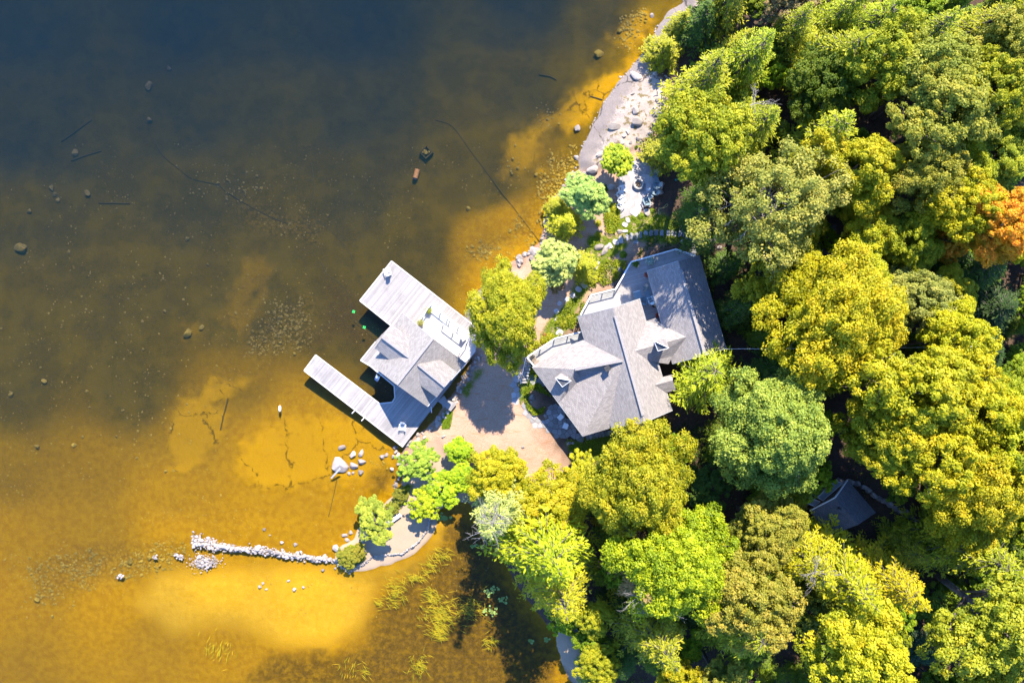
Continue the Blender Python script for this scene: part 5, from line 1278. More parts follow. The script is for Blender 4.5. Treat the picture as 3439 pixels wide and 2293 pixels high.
# ---------------------------------------------------------------- paving
def clip_half(P_, n, d):
    out = []
    for a, b in zip(P_, P_[1:] + P_[:1]):
        da, db = a[0] * n[0] + a[1] * n[1] - d, b[0] * n[0] + b[1] * n[1] - d
        if da <= 0: out.append(a)
        if (da < 0) != (db < 0) and abs(da - db) > 1e-9: t = da / (da - db); out.append((a[0] + (b[0] - a[0]) * t, a[1] + (b[1] - a[1]) * t))
    return out
def slab_mesh(poly, z, th, parent, mat, name='flagstone', inset_=.02):
    c = (sum(p[0] for p in poly) / len(poly), sum(p[1] for p in poly) / len(poly))
    P0 = [(c[0] + (p[0] - c[0]) * .97, c[1] + (p[1] - c[1]) * .97) for p in poly]; n = len(P0)
    v = [(x, y, z - th) for x, y in poly] + [(x, y, z - .02) for x, y in poly] + [(x, y, z + random.uniform(-.006, .006)) for x, y in P0]
    f = [tuple(range(2 * n, 3 * n))] + [(k_ * n + i, k_ * n + (i + 1) % n, (k_ + 1) * n + (i + 1) % n, (k_ + 1) * n + i) for k_ in (0, 1) for i in range(n)]
    A_ = sum(poly[i][0] * poly[(i + 1) % n][1] - poly[(i + 1) % n][0] * poly[i][1] for i in range(n))
    if A_ < 0: f = [q[::-1] for q in f]
    m = MB(); m.v, m.f = v, f
    return m.build(name, mat, parent)
def paving(poly_px, step, parent, mat, gap=.035, dz=.05, jit=.33):
    W_ = [GG(*p) for p in poly_px]; xs = [p.x for p in W_]; ys = [p.y for p in W_]; pol = [(p.x, p.y) for p in W_]
    seeds = []; y = min(ys) - step; row = 0
    while y < max(ys) + step:
        x = min(xs) - step + (row % 2) * step * .5
        while x < max(xs) + step: seeds.append((x + random.uniform(-jit, jit) * step, y + random.uniform(-jit, jit) * step)); x += step
        y += step * .88; row += 1
    sd = polysd(np.array([s[0] for s in seeds]), np.array([s[1] for s in seeds]), pol); n = 0
    for s, d_ in zip(seeds, sd):
        if d_ < .0: continue
        cell = [(s[0] - step, s[1] - step), (s[0] + step, s[1] - step), (s[0] + step, s[1] + step), (s[0] - step, s[1] + step)]
        for q in seeds:
            dx, dy = q[0] - s[0], q[1] - s[1]; L = math.hypot(dx, dy)
            if 0 < L < 2.6 * step:
                nx, ny = dx / L, dy / L; cell = clip_half(cell, (nx, ny), nx * s[0] + ny * s[1] + L / 2 - gap / 2)
        if len(cell) > 2: slab_mesh(cell, zat(*s) + dz, .1, parent, mat); n += 1
    return n
pat = empty('flagstone_patio', (0, 0, 0), label='curved flagstone patio in the shade below the cottage', cat='patio')
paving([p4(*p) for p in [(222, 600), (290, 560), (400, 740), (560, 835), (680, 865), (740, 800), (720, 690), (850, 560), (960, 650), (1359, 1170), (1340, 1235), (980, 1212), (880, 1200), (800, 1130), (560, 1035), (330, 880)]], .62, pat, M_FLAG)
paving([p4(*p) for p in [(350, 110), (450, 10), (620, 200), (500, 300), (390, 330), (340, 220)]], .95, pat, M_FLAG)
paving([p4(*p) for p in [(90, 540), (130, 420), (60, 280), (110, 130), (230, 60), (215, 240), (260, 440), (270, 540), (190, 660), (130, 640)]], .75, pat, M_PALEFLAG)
f1 = lambda x, y: (2040 + x / 7.84, 540 + y / 7.84)
fp = empty('fire_pit_patio', (0, 0, 0), label='bright pale stone patio around the fire pit', cat='patio')
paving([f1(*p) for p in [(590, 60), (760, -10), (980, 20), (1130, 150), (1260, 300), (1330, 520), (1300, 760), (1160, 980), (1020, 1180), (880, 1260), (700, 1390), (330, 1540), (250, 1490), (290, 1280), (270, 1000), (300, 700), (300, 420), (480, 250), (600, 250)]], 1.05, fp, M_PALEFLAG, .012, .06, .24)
_q = [GG(*f1(*p)) for p in [(590, 60), (760, -10), (980, 20), (1130, 150), (1260, 300), (1330, 520), (1300, 760), (1160, 980), (1020, 1180), (880, 1260), (700, 1390), (330, 1540), (250, 1490), (290, 1280), (270, 1000), (300, 700), (300, 420), (480, 250), (600, 250)]]
MB().prism([(p.x, p.y) for p in _q], [p.z - .3 for p in _q], [p.z + .035 for p in _q]).build('bedding', M_PALEFLAG, fp)
s5 = lambda x, y: (2040 + x / 7.35, 700 + y / 7.35)
st = empty('stone_steps', (0, 0, 0), label='row of rough stone slab steps crossing the garden above the cottage', cat='steps')
def slab_stone(px, py, w, h, rot, parent, mat, th=.14, dz=.06, name='slab'):
    p = GG(px, py); a, b = w * S / 2, h * S / 2; n = 9; pts = []
    for i in range(n):
        t = 6.283 * i / n + random.uniform(-.15, .15); c_, s_ = math.cos(t), math.sin(t); e = 1 / max(abs(c_), abs(s_)) ** .7 * random.uniform(.86, 1.02)
        x, y = a * c_ * e, b * s_ * e; pts.append((p.x + x * math.cos(rot) - y * math.sin(rot), p.y + x * math.sin(rot) + y * math.cos(rot)))
    return slab_mesh(pts, p.z + dz, th, parent, mat, name)
for i, (x, y, w, h, r_) in enumerate([(600, 690, 90, 200, .1), (715, 690, 85, 190, .05), (700, 835, 140, 90, .1), (330, 770, 110, 200, .15), (190, 830, 140, 150, .3), (70, 920, 90, 150, .6), (490, 720, 100, 170, .05), (810, 660, 90, 180, .1), (940, 610, 110, 130, 0),
  (1075, 610, 110, 170, 0), (1200, 600, 110, 170, 0), (1340, 610, 100, 160, 0), (1490, 610, 100, 150, 0), (1600, 610, 75, 150, 0), (1680, 620, 45, 170, -.1), (1810, 560, 100, 320, -.25), (1895, 610, 60, 200, -.3), (1980, 650, 75, 260, -.45), (2070, 800, 170, 240, -.2), (2110, 960, 140, 110, 0), (2090, 1100, 210, 190, .1),
  (500, 290, 110, 150, .3), (430, 400, 150, 110, -.4), (350, 190, 160, 120, .3), (430, 560, 160, 70, 0)]):
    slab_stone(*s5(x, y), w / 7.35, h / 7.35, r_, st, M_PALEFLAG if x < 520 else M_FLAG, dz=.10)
gpth = empty('garden_path', (0, 0, 0), label='winding stepping stone path between cottage and pines', cat='path')
for x, y, r_ in ((830, 30, 24), (775, 60, 20), (690, 185, 16), (672, 220, 20), (650, 255, 22), (612, 300, 30), (590, 350, 28), (545, 385, 26), (500, 430, 24), (455, 460, 22), (400, 490, 20), (380, 550, 22), (385, 610, 22), (395, 660, 22), (400, 715, 32), (745, 95, 18)):
    slab_stone(*z2(x, y), r_ * 2 / 2.24, r_ * 1.7 / 2.24, random.random() * 3, gpth, M_PALEFLAG, dz=.05)
for i in range(19):
    t = i / 18; slab_stone(*z2(610 + 420 * t, 1497 - 85 * t), 11, 20, .2, pat, M_FLAG, dz=.06, name='flagstone')
rw = empty('retaining_wall', (0, 0, 0), label='line of big rough blocks holding the bank behind the cabin', cat='stone wall')
for x, y in ((1000, 190), (1105, 225), (1205, 275), (1290, 325), (1380, 400), (1480, 480), (1570, 525), (1660, 570), (1760, 640), (1850, 690), (1930, 705), (2040, 800), (2110, 840), (2185, 890)):
    p = GG(*cz(x, y)); rock('block', p, .55, .38, .4, M_ROCK, -.6 + random.uniform(-.2, .2), rw, False, .1)

# ---------------------------------------------------------------- ground plants
def clump_cards(polys, n, ln, wd, col, mat, name, up=.6, hmin=.03, hmax=.3, patch=.8):
    C, Nn, U, L, Vv = [], [], [], [], []; rng = np.random.default_rng(len(name) + n)
    for P_ in polys:
        a = np.array(P_); M_ = n * 6
        px, py = rng.uniform(a[:, 0].min(), a[:, 0].max(), M_), rng.uniform(a[:, 1].min(), a[:, 1].max(), M_)
        x, y, z = GGv(px, py); dens = vnoise(x * patch, y * patch)
        ok = (polysd(px, py, P_) > rng.uniform(-4, 3, M_)) & (z > .02) & (dens > rng.uniform(.15, .5, M_)); ok &= np.cumsum(ok) <= n
        x, y, z, dens = x[ok], y[ok], z[ok], dens[ok]; m = len(x)
        C.append(np.stack([x, y, z + rng.uniform(hmin, hmax, m) * (.4 + dens)], 1)); Vv.append(np.clip(dens * .8 + rng.normal(size=m) * .15, 0, 1))
    C = np.concatenate(C); Vv = np.concatenate(Vv)
    N = len(C); C = np.array(C); Nn = unit(np.array([0, 0, up]) + rng.normal(size=(N, 3)) * .4); U = rng.normal(size=(N, 3)); L = ln * rng.uniform(.6, 1.3, N)
    o = mesh_obj(name, cards_mesh(name, C, Nn, U, L, L * wd, np.array(Vv), mat), None, kind='stuff'); o.color = (*col, 1); return o
r3 = lambda x, y: (1780 + x / 3.0157, 480 + y / 3.0157)
PLANT = [VP([(1340, 650), (1395, 595), (1440, 600), (1420, 640), (1370, 665)]), VP([(1280, 720), (1325, 685), (1350, 700), (1315, 755), (1275, 755)]), VP([(1212, 835), (1255, 790), (1290, 762), (1292, 790), (1245, 830), (1220, 862)]),
  [p4(*p) for p in [(350, 340), (560, 240), (640, 330), (780, 480), (690, 440), (540, 380), (420, 420), (360, 520), (420, 640), (540, 720), (670, 660), (640, 760), (500, 800), (380, 700), (320, 540)]],
  [r3(*p) for p in [(740, 640), (900, 620), (910, 740), (850, 920), (770, 910), (750, 760)]], VP([(860, 1180), (900, 1150), (945, 1095), (950, 1110), (930, 1150), (880, 1200)]), VP([(775, 1275), (800, 1250), (830, 1250), (840, 1280), (800, 1310), (780, 1300)]),
  VP([(950, 1000), (985, 975), (1030, 965), (1025, 985), (990, 1005), (960, 1025)])]
clump_cards(PLANT[:7], 1500, .22, .6, (.30, .32, .012), M_LEAF, 'ground_cover', hmax=.34)
clump_cards(GRASS[:2] + GRASS[3:], 2300, .17, .3, (.26, .33, .010), M_LEAF, 'grass', hmax=.10)
clump_cards([VP([(1380, 860), (1400, 770), (1500, 520), (1640, 430), (1640, 700), (1720, 900), (1600, 1130), (1420, 1040), (1560, 980), (1660, 880), (1600, 580), (1470, 570)]), VP([(1900, 960), (2352, 900), (2352, 1568), (1400, 1568), (1330, 1450), (1500, 1100)])], 9000, .22, .55, (.10, .14, .012), M_LEAF, 'undergrowth', hmax=.25, patch=.35)
CL = []
def make_clump(seed):
    rng = np.random.default_rng(seed); n = 420; v = dome_pts(rng, n, -.1); C = v * np.array([1, 1, .75]) * rng.uniform(.45, 1.05, (len(v), 1)); N = len(C)
    L = .28 * rng.uniform(.6, 1.3, N); return cards_mesh('foliage', C, unit(v + np.array([0, 0, .8]) + rng.normal(size=(N, 3)) * .4), rng.normal(size=(N, 3)), L, L * .6, np.clip(rng.normal(.5, .2, N), 0, 1), M_LEAF)
CL = [make_clump(200 + i) for i in range(4)]
def clump(px, py, r, col, label, name='garden_shrub', cat='shrub', hz=.8, z=None):
    p = GG(px, py) if z is None else G(px, py, z); o = mesh_obj(name, random.choice(CL), None, label=label, cat=cat, group='low garden shrubs')
    a = r * S; o.location = p; o.scale = (a, a, a * hz); o.rotation_euler.z = random.random() * 6; o.color = (*col, 1); return o
YY, GY = (.36, .34, .012), (.22, .29, .012)
for x, y, r_, c_, lab in ((835, 665, 20, YY, 'yellow shrub against the left edge of the fire pit patio'), (800, 730, 17, YY, 'yellow shrub below the one at the fire pit patio'), (825, 800, 15, GY, 'green shrub below the two yellow patio shrubs'), (835, 870, 17, GY, 'glossy green shrub beside the pale round boulder'),
  (690, 815, 12, YY, 'low yellow clump on the path under the pines'), (690, 930, 12, YY, 'low clump left of the lawn top'), (740, 470, 18, (.08, .13, .01), 'dark green shrub between the pines and the patio'), (1075, 40, 7, GY, 'tiny green tuft on the granite shore'), (630, 1010, 15, GY, 'rounded clump at the lawn corner under the cedar'),
  (1125, 740, 12, GY, 'clump at the lower tip of the fire pit patio'), (1240, 690, 10, GY, 'small clump by the garden hose'), (1045, 760, 9, GY, 'clump among the stone steps'), (945, 1130, 13, GY, 'clump of yellow green leaves above the deck corner'), (980, 1270, 9, YY, 'yellow tuft at the deck corner boulder')):
    clump(*r3(x, y), r_, c_, lab)
for x, y, r_, c_, lab in ((430, 640, 17, YY, 'yellow ground shrub left of the stepping stones'), (480, 600, 15, YY, 'yellow ground shrub right beside the stepping stones'), (330, 745, 16, YY, 'yellow shrub along the west deck, upper'), (285, 765, 15, YY, 'yellow shrub along the west deck, middle'), (225, 800, 17, YY, 'yellow shrub along the west deck, lower'),
  (180, 850, 13, GY, 'green shrub at the corner of the west deck'), (290, 730, 9, (.35, .17, .04), 'rust coloured small shrub by the west deck'), (1180, 1375, 16, YY, 'bright yellow bush at the corner of the south gable'), (365, 350, 17, (.34, .16, .05), 'rusty brown dying shrub under the pines'), (600, 690, 10, GY, 'small green clump at the house gable')):
    clump(*z2(x, y), r_, c_, lab)
# ---------------------------------------------------------------- water plants
z3 = lambda x, y: (1200 + x / 2.4389, 1650 + y / 2.4389)
C, U, L = [], [], []; rng = np.random.default_rng(5)
for x0, y0, x1, y1, n in ((230, 720, 400, 950, 130), (380, 670, 560, 740, 70), (530, 800, 660, 920, 70), (560, 900, 800, 1130, 260), (780, 850, 1040, 1050, 140), (610, 1090, 740, 1215, 110), (600, 480, 760, 570, 70), (440, 1340, 580, 1500, 60), (150, 880, 210, 950, 25), (540, 560, 640, 680, 50), (1020, 1180, 1150, 1290, 40), (30, 1430, 100, 1560, 20)):
    for _ in range(n):
        px, py = z3(rng.normal((x0 + x1) / 2, (x1 - x0) / 3.6), rng.normal((y0 + y1) / 2, (y1 - y0) / 3.6)); p = G(px, py, -.03)
        if zat(p.x, p.y) < -.06: C.append((p.x, p.y, -.03 - rng.uniform(0, .04))); U.append((rng.normal(.75, .4), rng.normal(-.35, .4), 0)); L.append(rng.uniform(.5, 1.3))
for cx, cy, n in ((500, 1490, 60), (800, 1540, 25), (960, 1530, 20)):
    for _ in range(n):
        p = G(rng.normal(cx, 16) * V, rng.normal(cy, 14) * V, -.05); C.append((p.x, p.y, -.05)); U.append((rng.normal(.3, .3), rng.normal(1, .4), 0)); L.append(rng.uniform(.4, 1.1))
C, U, L = np.array(C), unit(np.array(U)), np.array(L)
wd_ = mesh_obj('water_weed', cards_mesh('water_weed', C, unit(np.array([0, 0, 1.0]) + rng.normal(size=C.shape) * .05), U, L, np.full(len(L), .055), rng.random(len(L)), M_LEAF), None, kind='stuff'); wd_.color = (.44, .36, .008, 1)
PADM = MB().prism([(math.cos(.35 + 5.6 * i / 11), math.sin(.35 + 5.6 * i / 11)) for i in range(12)] + [(0, 0)], -.03, .03).mesh('lily_pad', speckled('lily_pad', (.16, .24, .05), (.26, .33, .07), 3.0, .5, .1))
for cx, cy, sx, sy, n, lab in ((705, 225, 45, 30, 14, 'lily pad by the curved beach edging'), (1095, 800, 40, 40, 17, 'lily pad in the upper dark patch of the cove'), (1195, 885, 40, 22, 12, 'lily pad in the middle of the dark cove'), (1095, 985, 50, 40, 22, 'lily pad at the lower edge of the dark cove'), (1415, 1222, 30, 10, 8, 'lily pad near the shaded lower beach'), (1550, 1210, 16, 22, 10, 'lily pad off the lower beach in the sun'), (955, 445, 30, 14, 9, 'lily pad under the half dead hemlock')):
    for _ in range(n):
        p = G(*z3(random.gauss(cx, sx * .6), random.gauss(cy, sy * .6)), .014); r_ = random.uniform(.10, .19)
        o = mesh_obj('lily_pad', PADM, None, label=lab, cat='lily pad', group='lily pads'); o.location = p; o.scale = (r_, r_ * .92, .18); o.rotation_euler.z = random.random() * 6.28
# ---------------------------------------------------------------- furniture and small things
def adirondack(p, yaw, mat, label, group=None):
    o = empty('garden_chair', p, yaw, label, 'chair', group)      # faces +x
    for i in range(4):
        x = .30 - i * .135; ubox('seat_slat', mat, o, (x, 0, .36 - i * .035), (.125, .52, .025), rot=(0, .26, 0))
    for i in range(5):
        y = (i - 2) * .108; h = .86 - abs(i - 2) * .06
        ubox('back_slat', mat, o, (-.30 - h * .20, y, .24 + h * .47), (.025, .10, h), rot=(0, -.42, 0))
    for s in (-1, 1):
        ubox('armrest', mat, o, (-.02, s * .34, .56), (.74, .13, .028))
        ubox('leg', mat, o, (.30, s * .29, .27), (.09, .03, .54)); ubox('leg', mat, o, (-.28, s * .29, .20), (.80, .03, .09), rot=(0, -.30, 0))
        ubox('leg', mat, o, (-.38, s * .31, .28), (.07, .03, .56))
    return o
def plastic_chair(p, yaw, mat, label, group=None):
    o = empty('plastic_chair', p, yaw, label, 'chair', group)
    m = MB(); m.box((0, 0, .43), (.46, .46, .03)); m.box((.02, 0, .40), (.44, .5, .03)); m.build('seat', mat, o)
    b = MB()
    for i in range(5): b.box((-.25 - .02 * (abs(i - 2) == 0), (i - 2) * .1, .68), (.03, .065, .44))
    b.box((-.26, 0, .90), (.05, .52, .07)); b.box((-.24, 0, .48), (.05, .5, .05)); b.build('backrest', mat, o)
    for s in (-1, 1):
        a = MB(); a.box((0, s * .29, .64), (.5, .075, .03)); a.box((.22, s * .29, .53), (.05, .05, .22)); a.build('armrest', mat, o)
        for x in (-.22, .22): ubox('leg', mat, o, (x, s * .24, .21), (.05, .05, .42))
    return o
def facing(px, py, tx, ty): return math.atan2(-(ty - py), tx - px)
CH = 'chairs around the fire pit'
for x, y, mat, lab in ((1205, 375, M_GREYBLUE, 'grey blue chair highest in the shaded arc beside the fire pit'), (1265, 650, M_GREYBLUE, 'grey blue chair at the middle right of the fire pit'), (1215, 820, M_GREYBLUE, 'grey blue chair with sunlit armrest below the middle right one'),
  (1005, 1070, M_GREYBLUE, 'grey blue chair lowest in the arc beside the fire pit'), (390, 760, M_WHITE, 'pale chair highest in the row on the sunlit side of the patio'), (345, 900, M_WHITE, 'pale chair second in the row on the sunlit patio side'),
  (370, 1035, M_WHITE, 'pale chair third in the row on the sunlit patio side'), (355, 1180, M_WHITE, 'pale chair lowest in the row on the sunlit patio side')):
    p = GG(*f1(x, y), .05); adirondack(p, facing(x, y, 805, 640), mat, lab, CH)
for x, y, lab in ((1275, 510, 'small grey blue side table between two upper chairs'), (1120, 960, 'small grey blue side table between two lower chairs')):
    t = empty('side_table', GG(*f1(x, y), .05), facing(x, y, 805, 640), lab, 'table', 'side tables at the fire pit')
    for i in range(4): ubox('slat', M_GREYBLUE, t, ((i - 1.5) * .12, 0, .45), (.11, .48, .025))
    for a in (-1, 1):
        for b in (-1, 1): ubox('leg', M_GREYBLUE, t, (a * .19, b * .19, .22), (.05, .05, .44))
fpit = empty('fire_pit', GG(*f1(808, 632), .05), 0, 'round concrete fire pit with charred logs in its bowl', 'fire pit')
MB().lathe([(.47, 0), (.62, .02), (.64, .36), (.60, .42), (.46, .42), (.43, .38), (.40, .10), (0, .08)], 32).build('ring', M_CONC, fpit, True)
for i in range(7):
    a = i * .9 + random.random(); r_ = random.uniform(.08, .22)
    MB().tube([(math.cos(a) * r_ - .2 * math.sin(a), math.sin(a) * r_ + .2 * math.cos(a), .13), (math.cos(a) * r_ + .2 * math.sin(a), math.sin(a) * r_ - .2 * math.cos(a), .2 + .02 * i)], [.05, .045], 7).build('log', M_CHAR, fpit)
p = GG(*f1(1085, 765), .22); MB().lathe([(0, -.17), (.15, -.16), (.17, 0), (.16, .16), (0, .17)], 16, p).build('drum_stool', M_WHITE, None, label='small round white stool between chairs and fire pit', cat='stool')
# chairs elsewhere
plastic_chair(GG(*p4(945, 828), .06), 2.35, M_WHITE, 'upper white plastic chair on the shaded flagstone patio', 'white plastic chairs')
plastic_chair(GG(*p4(1033, 982), .06), 2.8, M_WHITE, 'lower white plastic chair on the shaded flagstone patio', 'white plastic chairs')
adirondack(G(*z1(836, 1330), ZD), -math.pi / 2 - .1, M_WHITE, 'white lounge chair at the tip of the dock, half in the boathouse shadow', 'white chairs on the dock')
_s = COL.objects[-1]
adirondack(G(*z1(722, 160), ZD), math.pi / 2 + .35, M_WHITE, 'white folding chair at the far corner of the dock', 'white chairs on the dock')
adirondack(G(*h1(186, 400), zdk), .6, M_LOG, 'brown chair on the west deck of the cottage')
tb = empty('deck_table', G(*h1(240, 455), zdk), .1, 'small brown table beside the brown deck chair', 'table')
ubox('table_top', M_TERRA, tb, (0, 0, .5), (.6, .5, .04))
for a in (-1, 1):
    for b in (-1, 1): ubox('leg', M_TERRA, tb, (a * .25, b * .2, .24), (.05, .05, .48))
# cottage deck furniture
t2 = empty('patio_table', G(*h2(815, 640), zdk), .27, 'grey square table at the corner of the main cottage roof', 'table')
ubox('table_top', M_GREYBLUE, t2, (0, 0, .72), (.8, .8, .04)); ubox('rim', M_WHITE, t2, (0, .42, .73), (.8, .06, .05))
for a in (-1, 1):
    for b in (-1, 1): ubox('leg', M_GREYBLUE, t2, (a * .35, b * .35, .35), (.06, .06, .7))
t3 = empty('deck_lounger', G(*h2(940, 620), zdk), .27 + math.pi / 2, 'long grey lounger on the shaded deck beside the east roof', 'lounger')
for i in range(8): ubox('slat', M_GREYBLUE, t3, (-.75 + i * .15, 0, .36), (.13, .62, .03))
ubox('backrest', M_GREYBLUE, t3, (.66, 0, .55), (.6, .62, .04), rot=(0, -.6, 0))
for a in (-.7, .5):
    for b in (-1, 1): ubox('leg', M_DARK, t3, (a, b * .28, .17), (.05, .05, .34))
adirondack(G(*h2(905, 700), zdk), 1.2, M_GREYBLUE, 'grey chair beside the lounger on the shaded deck')
adirondack(G(*h2(985, 695), zdk), 1.9, M_WHITE, 'white chair below the lounger on the shaded deck')
um = empty('closed_parasol', G(*h2(1035, 760), zdk), 0, 'closed tan parasol under the east roof edge', 'parasol')
MB().tube([(0, 0, 0), (0, 0, 2.5)], .025, 8).build('pole', M_DARK, um); MB().lathe([(.02, 2.45), (.16, 1.6), (.24, .95), (.05, .9)], 10).build('canopy', M_TAN, um); MB().lathe([(.3, 0), (.3, .08), (.05, .12)], 14).build('base', M_DARK, um)
def pot(p, r, h, mat, col, label, name='flower_pot', pr=1.7):
    o = empty(name, p, 0, label, 'flower pot', 'flower pots')
    MB().lathe([(0, 0), (r * .7, 0), (r, h), (r * .9, h), (r * .85, h - .05), (0, h - .06)], 16).build('pot', mat, o)
    f = mesh_obj('plant', CL[random.randrange(4)], None, o); f.location = (0, 0, h + r * .4); f.scale = (r * pr, r * pr, r * pr * .9); f.color = (*col, 1); return o
pot(G(*z1(1033, 455), zt), .24, .42, M_DARK, (.34, .36, .05), 'black pot with yellow green flowers at the terrace corner')
pot(G(*z1(972, 548), zt), .24, .42, M_DARK, (.36, .34, .10), 'black pot with mixed flowers between roof and terrace railing')
pot(G(*h2(970, 208), zdk), .30, .45, M_CONC, (.42, .55, .48), 'pot with pale blue white flowers on the cottage deck railing', pr=1.8)
pot(G(*h2(795, 248), zdk), .26, .4, M_DARK, (.12, .2, .02), 'pot with a green shrub at the deck corner')
pot(G(*h2(1078, 890), zdk), .2, .35, M_RED, (.4, .06, .04), 'red pot with red flowers against the east roof')
pot(G(*h2(938, 385), zdk), .2, .35, M_RED, (.4, .08, .05), 'red pot with red flowers at the east roof corner')
# hose
hp = [s5(1085, 145), s5(1000, 225), s5(930, 235), s5(930, 180)]
def ground_tube(pts, r, name, mat, lift=.02, sm=3, **kw):
    W_ = [GG(*q) for q in pts]; out = []
    for i in range(len(W_) - 1):
        p0, p1, p2, p3 = W_[max(i - 1, 0)], W_[i], W_[i + 1], W_[min(i + 2, len(W_) - 1)]
        for k_ in range(sm):
            t = k_ / sm; q = .5 * ((2 * p1) + (p2 - p0) * t + (2 * p0 - 5 * p1 + 4 * p2 - p3) * t * t + (3 * p1 - p0 - 3 * p2 + p3) * t ** 3)
            q.z = max(q.z, zat(q.x, q.y)) + lift; out.append(q)
    q = W_[-1].copy(); q.z += lift; out.append(q)
    return MB().tube(out, r, 6).build(name, mat, None, True, **kw)
coil = [s5(960 + 108 * math.cos(a), 450 + 92 * math.sin(a)) for a in np.linspace(2.6, 2.6 + 6.28 * 1.15, 20)]
ground_tube([s5(780, 490), s5(690, 500), s5(630, 520), s5(600, 490), s5(630, 460), s5(690, 480), s5(800, 480), s5(850, 470)] + coil + [s5(930, 370), s5(1080, 240), s5(1240, 110), s5(1275, 160), s5(1310, 140), s5(1290, 80), s5(1260, 60), s5(1300, 10), f1(1400, 1270), f1(1490, 1210), f1(1560, 1140), f1(1590, 1160), f1(1560, 1210), f1(1440, 1250), f1(1360, 1240), f1(1340, 1330), f1(1370, 1410)],
  .028, 'garden_hose', M_HOSE, .02, label='yellow garden hose lying in loops across the garden path', cat='hose')
p = GG(2270, 606 - 1, .12); MB().lathe([(0, -.13), (.10, -.09), (.13, 0), (.10, .09), (0, .13)], 14, p).build('ball', M_TEAL, None, label='small teal ball on the dark clearing by the fire pit', cat='ball')
# benches and timbers
def bench(px, py, L, w, yaw, mat, label, slats, z=.42):
    o = empty('bench', GG(px, py), yaw, label, 'bench', 'benches on the beach')
    for i in range(slats): ubox('seat_plank', mat, o, (0, (i - (slats - 1) / 2) * w / slats, z), (L, w / slats - .012, .06))
    for s in (-1, 1): ubox('leg', mat, o, (s * L * .38, 0, z / 2 - .03), (.1, w * .8, z - .06))
    return o
bench(*r2(750, 1060), 1.85, .42, .62, M_WHITE, 'long white bench at the head of the sand beach', 2)
bench(*r2(525, 1212), 1.35, .42, .66, M_GREYBLUE, 'slatted grey bench facing the water by the breakwater root', 4)
pa, pb = r2(345, 662), r2(266, 744); a_ = GG(*pa); b_ = GG(*pb)
MB().bar(Vector((a_.x, a_.y, .95)), Vector((b_.x, b_.y, .12)), .2, .07).build('driftwood_plank', M_DRIFT, None, label='pale driftwood plank leaning off the huge boulder', cat='driftwood')
def sunk(pts, r, name, mat, label, cat, lift=None, **kw): return ground_tube(VP(pts), r, name, mat, r if lift is None else lift, 4, label=label, cat=cat, **kw)
SL = 'sunken poles'
sunk([(775, 1095), (766, 1140), (755, 1186)], .045, 'sunken_pole', M_SUNK, 'thin dark pole under water below the huge boulder', 'pole', group=SL)
sunk([(165, 370), (200, 357), (233, 347)], .08, 'sunken_log', M_SUNK, 'sunken log beside the round stone at the left', 'log', group=SL)
sunk([(228, 467), (262, 467), (299, 468)], .08, 'sunken_log', M_SUNK, 'sunken log lying level in the olive water', 'log', group=SL)
sunk([(142, 326), (178, 300), (211, 276)], .07, 'sunken_log', M_SUNK, 'faint sunken log in deep water at the left', 'log', group=SL)
sunk([(524, 914), (515, 950), (507, 987)], .07, 'sunken_log', M_SUNK, 'sunken log upright across the pale bed slab', 'log', group=SL)
sunk([(355, 322), (375, 358), (420, 395), (445, 412), (500, 425), (520, 440), (560, 465), (625, 500), (660, 512)], .05, 'sunken_branch', M_SUNK, 'long curved sunken branch in the olive water', 'branch', group=SL)
sunk([(715, 375), (722, 430), (715, 490), (750, 520), (800, 575), (820, 630), (835, 665)], .03, 'lake_cable', M_SUNK, 'thin cable on the lake bed running to the dock edge', 'cable', group='cables on the lake bed')
ground_tube([z1(*q) for q in ((215, 75), (270, 185), (350, 240), (420, 320), (440, 420), (455, 520), (540, 595), (640, 685))], .035, 'lake_cable', M_SUNK, .035, 4, label='pale cable on the lake bed beside the dock with green floats', cat='cable', group='cables on the lake bed')
sunk([(1000, 276), (1035, 287), (1055, 310), (1085, 352), (1130, 412), (1170, 465), (1205, 510), (1242, 558)], .045, 'lake_cable', M_SUNK, 'long dark cable running from deep water to the shore stones', 'cable', group='cables on the lake bed')
sunk([(1065, 1005), (1063, 998)], .05, 'shore_stick', M_LOG, 'short dark stick on the yard edge', 'stick')
sunk([(1356, 222), (1370, 226), (1384, 230)], .06, 'shore_branch', M_ROPE, 'dark branch poking from the granite rim into the water', 'branch')
ground_tube([z1(1130, 1408), z1(1155, 1390)], .1, 'log', M_DRIFT, .08, 2, label='short pale log on the yard by the bank', cat='log')
ground_tube([(2368, 1561), (2396, 1564)], .07, 'log', M_DRIFT, .07, 2, label='short white pole lying in the shaded lawn', cat='log')
sunk([(1238, 172), (1262, 176), (1278, 184)], .07, 'sunken_branch', M_SUNK, 'dark forked branch in the deep water near the shore', 'branch', group=SL)
# barrel, crib, buoy, floats
b0, b1 = GG(*[v * V for v in (960, 391)]), GG(*[v * V for v in (953, 416)]); bz = max(b0.z, b1.z) + .34
ba = empty('sunken_barrel', (0, 0, 0), 0, 'rusty orange barrel lying on the lake bed', 'barrel')
d_ = (b1 - b0); d_.z = 0; b0 = Vector((b0.x, b0.y, bz)); L_ = d_.length; d_.normalize()
MB().tube([b0, b0 + d_ * L_ * .78], .30, 18).build('body', M_RUST, ba)
for t in (.02, .26, .52, .76): MB().tube([b0 + d_ * (L_ * t - .03), b0 + d_ * (L_ * t + .03)], .325, 18).build('hoop', M_RUST, ba)
MB().tube([b0 + d_ * L_ * .785, b0 + d_ * L_ * .95], .27, 18).build('dark_end', M_ROPE, ba)
cb = GG(*[v * V for v in (980, 352)]); crib = empty('sunken_crib', cb, .75, 'square timber crib full of stones on the lake bed', 'crib')
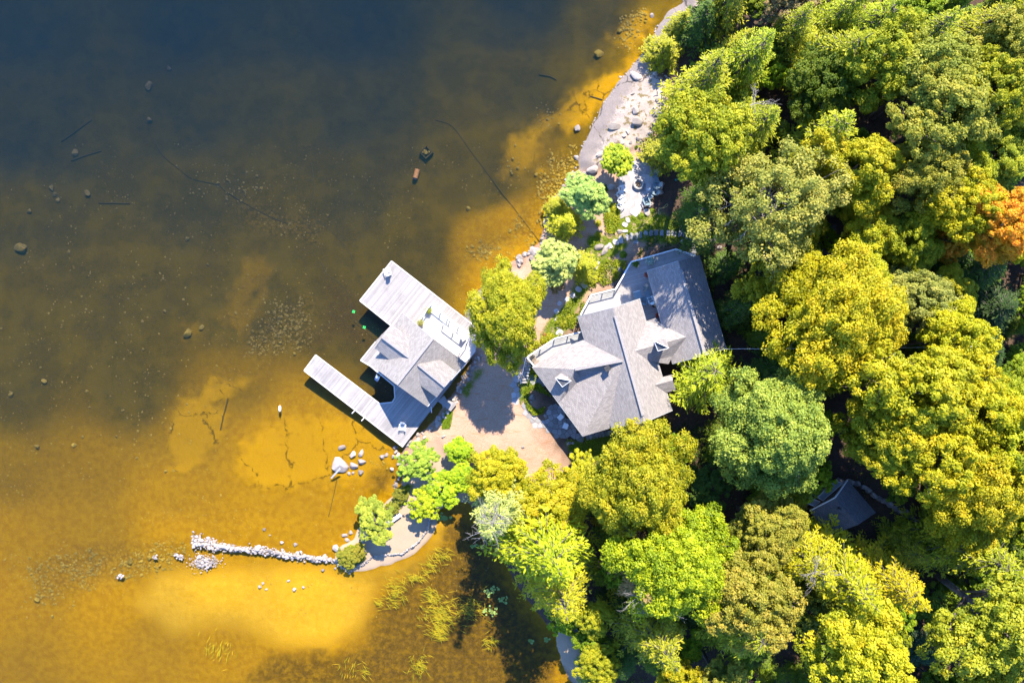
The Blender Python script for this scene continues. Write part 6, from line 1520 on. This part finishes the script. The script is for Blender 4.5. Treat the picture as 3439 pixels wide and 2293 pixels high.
for i in range(3):
    for s in (-1, 1): ubox('timber', M_SUNK, crib, (s * .52, 0, .08 + .2 * i), (.13, 1.2, .12)); ubox('timber', M_SUNK, crib, (0, s * .52, .18 + .2 * i), (1.2, .13, .12))
for i in range(9): rock('fill_stone', Vector((random.uniform(-.35, .35), random.uniform(-.35, .35), .45)), .22, .19, .17, M_WETROCK, None, crib, True)
bu = G(*[v * V for v in (643, 940)], 0); buoy = empty('mooring_buoy', bu, 0, 'white mooring buoy floating in the amber shallows', 'buoy')
MB().tube([(0, .42, .03), (0, .38, .06), (0, .1, .08), (0, -.15, .06), (0, -.26, .03)], [.05, .13, .17, .14, .05], 14).build('float', M_WHITE, buoy, True)
MB().tube([(0, -.24, .04), (0, -.5, -.02)], .05, 8).build('dark_tail', M_DARK, buoy); MB().tube([(0, .42, .02), (.05, .52, .03), (.0, .6, .02), (-.05, .52, .03), (0, .42, .02)], .025, 6).build('ring', M_RUST, buoy)
for q, lab in (((465, 462), 'bright green float farther from the boathouse'), ((545, 580), 'bright green float nearer the boathouse')):
    p = G(*z1(*q), .02); m = MB()
    for i in range(4): a = i * 1.571 + .5; m.box((p.x + .1 * math.cos(a), p.y + .1 * math.sin(a), .02), (.17, .12, .05), a)
    m.build('float', M_GREEN, None, label=lab, cat='float', group='green floats on the cable')
# wire to the cottage, fence by the lower beach
MB().tube([G(*h2(1890, 1312), 6.2), G(2640, 1171, 7.5), G(2860, 1170, 8.2), G(3280, 1163, 9.0)], .022, 5).build('overhead_wire', M_WHITE, None, label='thin overhead wire running from the cottage roof into the trees', cat='wire')
fn = empty('silt_fence', (0, 0, 0), 0, 'low teal fabric fence along the shaded lower beach', 'fence')
FP = [GG(*z3(*q)) for q in ((1770, 1055), (1792, 1100), (1815, 1150), (1838, 1200), (1840, 1235))]
for a_, b_ in zip(FP, FP[1:]): MB().prism([(a_.x - .02, a_.y), (b_.x - .02, b_.y), (b_.x + .02, b_.y), (a_.x + .02, a_.y)], min(a_.z, b_.z) - .1, max(a_.z, b_.z) + .55).build('fabric_panel', M_TEAL, fn)
for a_ in FP: ubox('stake', M_LOG, fn, (a_.x + .05, a_.y, a_.z + .3), (.05, .05, .8))
